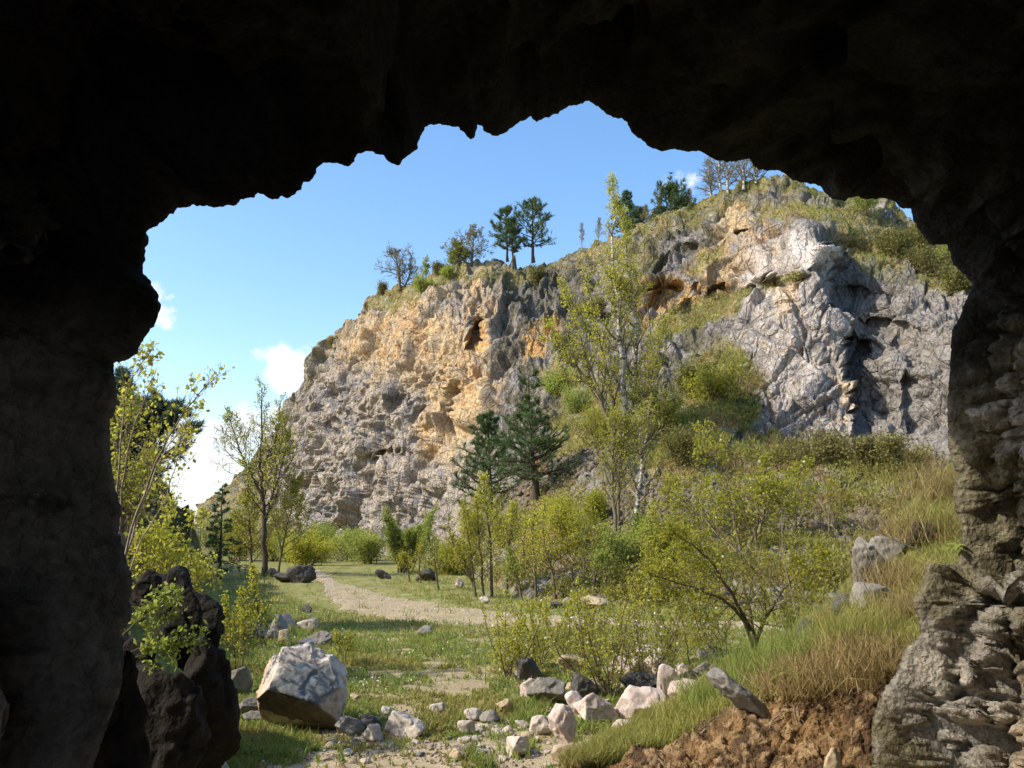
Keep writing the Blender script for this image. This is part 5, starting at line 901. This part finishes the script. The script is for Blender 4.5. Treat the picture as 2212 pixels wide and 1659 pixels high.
tag(blades('grass', P[~sel & lush], hg[~sel & lush], .0035 + .00032 * P[~sel & lush][:, 1], M['grassb'], rg, .6, 4) if False else blades('grass', P[~sel & lush], hg[~sel & lush], .0075, M['grassb'], rg, .6, 4), kind='stuff')
tag(blades('short_grass', P[~sel & ~lush], hg[~sel & ~lush], .0075, M['grass'], rg, .7, 4), kind='stuff')
tag(blades('dry_grass', P[sel], hg[sel] * 1.1, .005, M['dry'], rg, .9, 3), kind='stuff')
# grass on the bank
def banksample(n, t0, t1, x0=1225, x1=2090):
    out = []
    xs = rg.uniform(x0, x1, n); ts = rg.uniform(t0, t1, n); j = np.clip(np.searchsorted(bgx, xs), 0, len(bgx) - 1); i = (ts * (nb - 1)).astype(int); return BP[i, j]
P = banksample(7000, .42, 1.0); k = perlin(P * 1.6, 79)
tag(blades('bank_grass', P[k > -.3], np.full((k > -.3).sum(), .12), .003, M['grass'], rg, .6, 4, .5), kind='stuff')
tag(blades('dry_bank_grass', P[k <= -.05], np.full((k <= -.05).sum(), .11), .003, M['dry'], rg, 1.0, 4, .8), kind='stuff')
def tuft(name, label, base, h_, n, mat, lean=.7, w=.004, spread=.1, bend=.5, d0=None, cat='grass tuft'):
    base = np.array(base, float); r0 = base + np.c_[np.clip(rg.normal(size=(n, 2)), -1.6, 1.6) * spread, np.zeros(n)]; 
    o = blades(name, r0, np.full(n, h_), w, M[mat], rg, lean, 1, bend); me = o.data; co = np.empty(len(me.vertices) * 3); me.vertices.foreach_get('co', co); co = co.reshape(-1, 3) - base; me.vertices.foreach_set('co', co.ravel()); o.location = base; return tag(o, label, cat)
for lab, x0, t, h_, n_, m_, le, sp_, be in (
    ('bright green grass clump at the top of the bank just left of the dry tussock', 1640, .58, .36, 420, 'grassb', .5, .12, .3), ('second green grass clump higher on the bank near the small dark mossy rock', 1725, .62, .36, 420, 'grassb', .5, .12, .3), ('green grass clump in the middle of the bank below the tall standing slab', 1860, .54, .42, 560, 'grass', .6, .16, .4), ('grey green clump above the middle grass clump', 1800, .66, .28, 260, 'grassb', .6, .14, .4),
    ('great hanging tussock of dry straw over the earth bank', 1790, .44, .36, 620, 'dry', 1.1, .17, 1.5), ('second hanging tussock of dry straw beside the cave wall', 1890, .44, .38, 620, 'dry', 1.1, .17, 1.5), ('thin dry straw hanging over the left of the earth bank', 1690, .43, .3, 300, 'dry', 1.1, .12, 1.4), ('dry straw tuft at the foot of the right cave wall', 1960, .58, .35, 420, 'dry', 1.0, .14, 1.2),
    ('dry arching grass high on the bank left of the cave wall', 1990, .84, .5, 420, 'dry', 1.0, .2, .8), ('tallest dry grass at the upper end of the bank', 2040, .92, .55, 420, 'dry', .9, .2, .6), ('green grass mixed into the upper end of the bank', 2030, .82, .4, 320, 'grass', .8, .2, .5), ('dry grass right of the tall standing slab', 1945, .75, .38, 380, 'dry', .9, .18, .9),
    ('grass clump on the lower bank beside the pinkish heap', 1560, .6, .26, 340, 'grassb', .6, .16, .4), ('second low grass clump on the bank close to the stones', 1500, .6, .2, 300, 'grass', .6, .16, .4), ('green clump hugging the long grey slab', 1530, .8, .22, 260, 'grass', .6, .14, .4)):
    b = bank(x0, t); tuft('grass_tuft', lab, b - np.array((0, 0, .03)), h_, int(n_ * 1.5), m_, le, .0024, sp_, be)
for lab, x0, yb, h_, n_ in (('fresh grass tuft in front of the large white boulder', 600, 1585, .12, 120), ('fresh grass tuft at the right foot of the large white boulder', 745, 1560, .13, 160), ('second grass tuft before the boulder in the half shade', 650, 1597, .10, 90), ('grass tuft among the fragments right of the middle', 1135, 1560, .14, 200), ('grass tuft between the heap and the leaning pinkish rock', 1330, 1600, .13, 180), ('grass tuft left of the rounded cream stone', 1078, 1600, .09, 120), ('grass tuft near the bottom under the pale wedge stone', 860, 1625, .07, 90), ('long grass tuft at the left of the stone heap', 1110, 1530, .13, 200), ('grass tuft at the right end of the stone heap', 1460, 1575, .17, 260), ('grass tuft before the largest pink boulder', 1400, 1590, .13, 200)):
    b = W(x0, yb, floorY(yb)); b[2] = gz1(b[0], b[1]); tuft('grass_tuft', lab, b, h_, n_, 'grassb', .55, .003, .06, .4)
# dry weed stalks
for i, (pts_, lab) in enumerate((([(1790, 1330), (1700, 1270), (1620, 1215), (1560, 1160)], 'long dry stalk crossing in front of the hawthorn'), ([(1700, 1390), (1680, 1300), (1640, 1220), (1630, 1150)], 'dry upright stalk before the hawthorn limbs'), ([(1730, 1380), (1712, 1290), (1690, 1200), (1688, 1110)], 'forked dry stalk at the top of the bank'), ([(1880, 1290), (1840, 1200), (1790, 1120), (1770, 1080)], 'dry stalk leaning over the dark square rock'), ([(1990, 1190), (1940, 1170), (1890, 1145), (1850, 1130)], 'white tipped dry stalk before the tall standing slab'), ([(1900, 1260), (1870, 1180), (1860, 1100)], 'short dry stalk behind the middle grass clump'))):
    tb = Tubes(); a = wl(pts_, 6.9); tb.add(resample(a, 10), np.linspace(.0045, .002, 10), 4); rgs = np.random.default_rng(900 + i)
    for q in range(5):
        p2, d2 = along(a, rgs.uniform(.35, .95)); B, R_ = branch(p2, unit(d2 + rv(rgs) * .6), .22, .002, rgs, 3, .1, 0); tb.add(B, R_, 3)
    o = tb.build('dry_stalk', M['barkl'], None); tag(o, lab, 'weed')
# rosette plants
for lab, x0, t, s_ in (('leafy green rosette plant at the edge of the earth bank', 1705, .44, .13), ('small grey green rosette growing on the right cave wall', 2055, .6, .08)):
    b = bank(x0, t)
    if 'wall' in lab: b = W(2056, 1196, 5.3)
    n_ = 14; V = []; Fq = []
    for i in range(n_):
        az = i * 2.4; d = np.array((math.cos(az), math.sin(az), .45 if i > 7 else .1)); sd = np.array((-math.sin(az), math.cos(az), 0)); l_ = s_ * rg.uniform(.8, 1.3)
        for j, (a_, w_, zz) in enumerate(((0, .05, 0), (.35, .16, .04), (.7, .17, .03), (1, .02, -.06))):
            V += [d * l_ * a_ + sd * l_ * w_ + np.array((0, 0, zz)) * l_ * 3, d * l_ * a_ - sd * l_ * w_ + np.array((0, 0, zz)) * l_ * 3]
        for j in range(3): k0 = i * 8 + j * 2; Fq.append((k0, k0 + 1, k0 + 3, k0 + 2))
    o = mesh_np('rosette_plant', np.array(V), np.array(Fq), M['gleaf']); o.location = b + np.array((0, -.05, .03)); tag(o, lab, 'plant')
# nettles in the shade by the left rocks
tree('bramble', 'fern like green bramble sprays hanging over the dark left rocks', 'bramble', [(wl([(262, 1420), (310, 1395), (350, 1375), (400, 1382), (430, 1375)], [3.7, 3.8]), .004, .001), (wl([(255, 1380), (300, 1340), (335, 1330), (372, 1318)], [3.7, 3.8]), .004, .001), (wl([(262, 1300), (300, 1310), (345, 1290), (380, 1285)], [3.6, 3.9]), .003, .001), (wl([(262, 1430), (320, 1412), (370, 1405), (390, 1398)], [3.6, 3.8]), .003, .001)], 130, nb=18, bl=lambda t: .06, b0=.25, ang=(60, 50), sub=2, sub2=0, leaf=.026, nleaf=2.6, mat='gleaf', minr=.001, lspread=.008, asp=.6, trop=0)
# scree and scrub on the hillside
def samp(mask, n):
    w = np.clip(mask[8:-6, 60:-30].ravel(), 0, 1); cell = np.repeat(((HPIX[1] - HPIX[2]) / nv)[None, 60:-30], mask[8:-6].shape[0], 0).ravel(); w = w * cell * np.clip(40 / HP[8:-6, 60:-30, 1].ravel(), .5, 2); w = w / w.sum(); i = rg.choice(len(w), n, p=w); return HP[8:-6, 60:-30].reshape(-1, 3)[i]
def stones(name, P, smin, smax, mat):
    V0, F0 = ICO[3]; V0, F0 = ico(1); n = len(P); s_ = np.exp(rg.uniform(math.log(smin), math.log(smax), n)) ; k = len(V0)
    R_ = rv(rg, n); S_ = rv(rg, n); S_ = unit(np.cross(R_, S_)); T_ = np.cross(R_, S_); Mx = np.stack((R_, S_, T_), 1); sh_ = V0[None] * rg.uniform(.55, 1.15, (n, k, 1)) * np.array((1, .8, .6)); V = np.einsum('nki,nij->nkj', sh_, Mx) * s_[:, None, None] * .5 + P[:, None]
    Fq = (F0[None] + (np.arange(n) * k)[:, None, None]).reshape(-1, 3); return mesh_np(name, V.reshape(-1, 3), Fq, mat, smooth=False)
tag(stones('scree', samp(SCR, 2200) + (0, 0, .0), .08, .45, M['scree']), kind='stuff')
tag(stones('rubble', samp(np.clip(VEGM * .25 + .05, 0, 1) * (GY > 1000), 1200), .08, .4, M['scree']), kind='stuff')
P = samp(np.clip(VEGM - .25, 0, 1), 22000)
hgt = .10 + .004 * P[:, 1]
k = perlin(P * .5, 80)
tag(blades('hillside_grass', P[k > -.05] + 0, hgt[k > -.05], .016, M['grass'], rg, .8, 4, .4), kind='stuff')
tag(blades('dry_hillside_grass', P[k <= -.05], hgt[k <= -.05], .016, M['dry'], rg, .9, 3, .5), kind='stuff')
P = samp(np.clip(VEGM - .45, 0, 1), 8000); k = perlin(P * .7, 81) > .05; P = P[k]; P = np.repeat(P, 9, 0); P = P + rg.normal(size=P.shape) * (.22, .22, .16) + (0, 0, .18)
M['scrubleaf'] = leaf_mat('scrub_leaf', (.30, .29, .05), (.20, .16, .05), .4)
tag(leaves_mesh('scrub', P, .09, M['scrubleaf'], None, rg), kind='stuff')
n = 2600; a = rg.uniform(230, 560, n); Yv = rg.uniform(7, 45, n); P = W(a, np.full(n, 1200.), Yv); P[:, 2] = gz(P[:, 0], P[:, 1]) + .05; P = P[(P[:, 2] > .3)]; P = np.repeat(P, 16, 0); P += rg.normal(size=P.shape) * (.2, .2, .14)
tag(leaves_mesh('slope_scrub', P, .06, M['darkleaf'], None, rg), kind='stuff')
# pebbles on the track, clover in the lawn, roots in the cut
i = rg.integers(0, len(PATHA), 2600); t_ = rg.uniform(.02, .98, 2600)[:, None]; P = PATHA[i] * (1 - t_) + PATHB[i] * t_; P = np.c_[P, gz(P[:, 0], P[:, 1]) + .02]; tag(stones('pebbles', P, .012, .07, M['pale']), kind='stuff')
a = rg.uniform(560, 1500, 2600); b2 = rg.uniform(1290, 1500, 2600); P = W(a, b2, floorY(b2)); P[:, 2] = gz(P[:, 0], P[:, 1]) + rg.uniform(.03, .07, len(P)); k = (perlin(P * [.9, .9, 0], 83) > .0) & ~on_path(P[:, 0], P[:, 1]); tag(leaves_mesh('clover', P[k], .022, M['flower'], None, rg, asp=.9), kind='stuff')
for q in range(12):
    b = bank(rg.uniform(1480, 1880), rg.uniform(.34, .42)); pl = [b + (0, -.02, .02)]
    for w_ in range(5): pl.append(pl[-1] + (rg.normal() * .03, -.015 + rg.normal() * .01, -rg.uniform(.02, .07)))
    tb = Tubes(); tb.add(resample(np.array(pl), 12), np.linspace(.0045, .0012, 12), 4); o = tb.build('root', M['barkl'], None); tag(o, 'thin dry root hanging down over the brown earth bank', 'root', 'roots hanging in the earth bank')
# leaf litter / gravel on the stony ground
n = 4200; a = rg.uniform(560, 1500, n); b2 = rg.uniform(1510, 1665, n); P = W(a, b2, floorY(b2)); P[:, 2] = gz(P[:, 0], P[:, 1]); k = perlin(P * [1.4, 1.4, 0], 84) > -.12; M['gravel'] = surf_mat('dusty_gravel', (.33, .27, .19), (9, 30), .5, (.5, .01)); tag(stones('gravel', P[k], .010, .055, M['gravel']), kind='stuff')
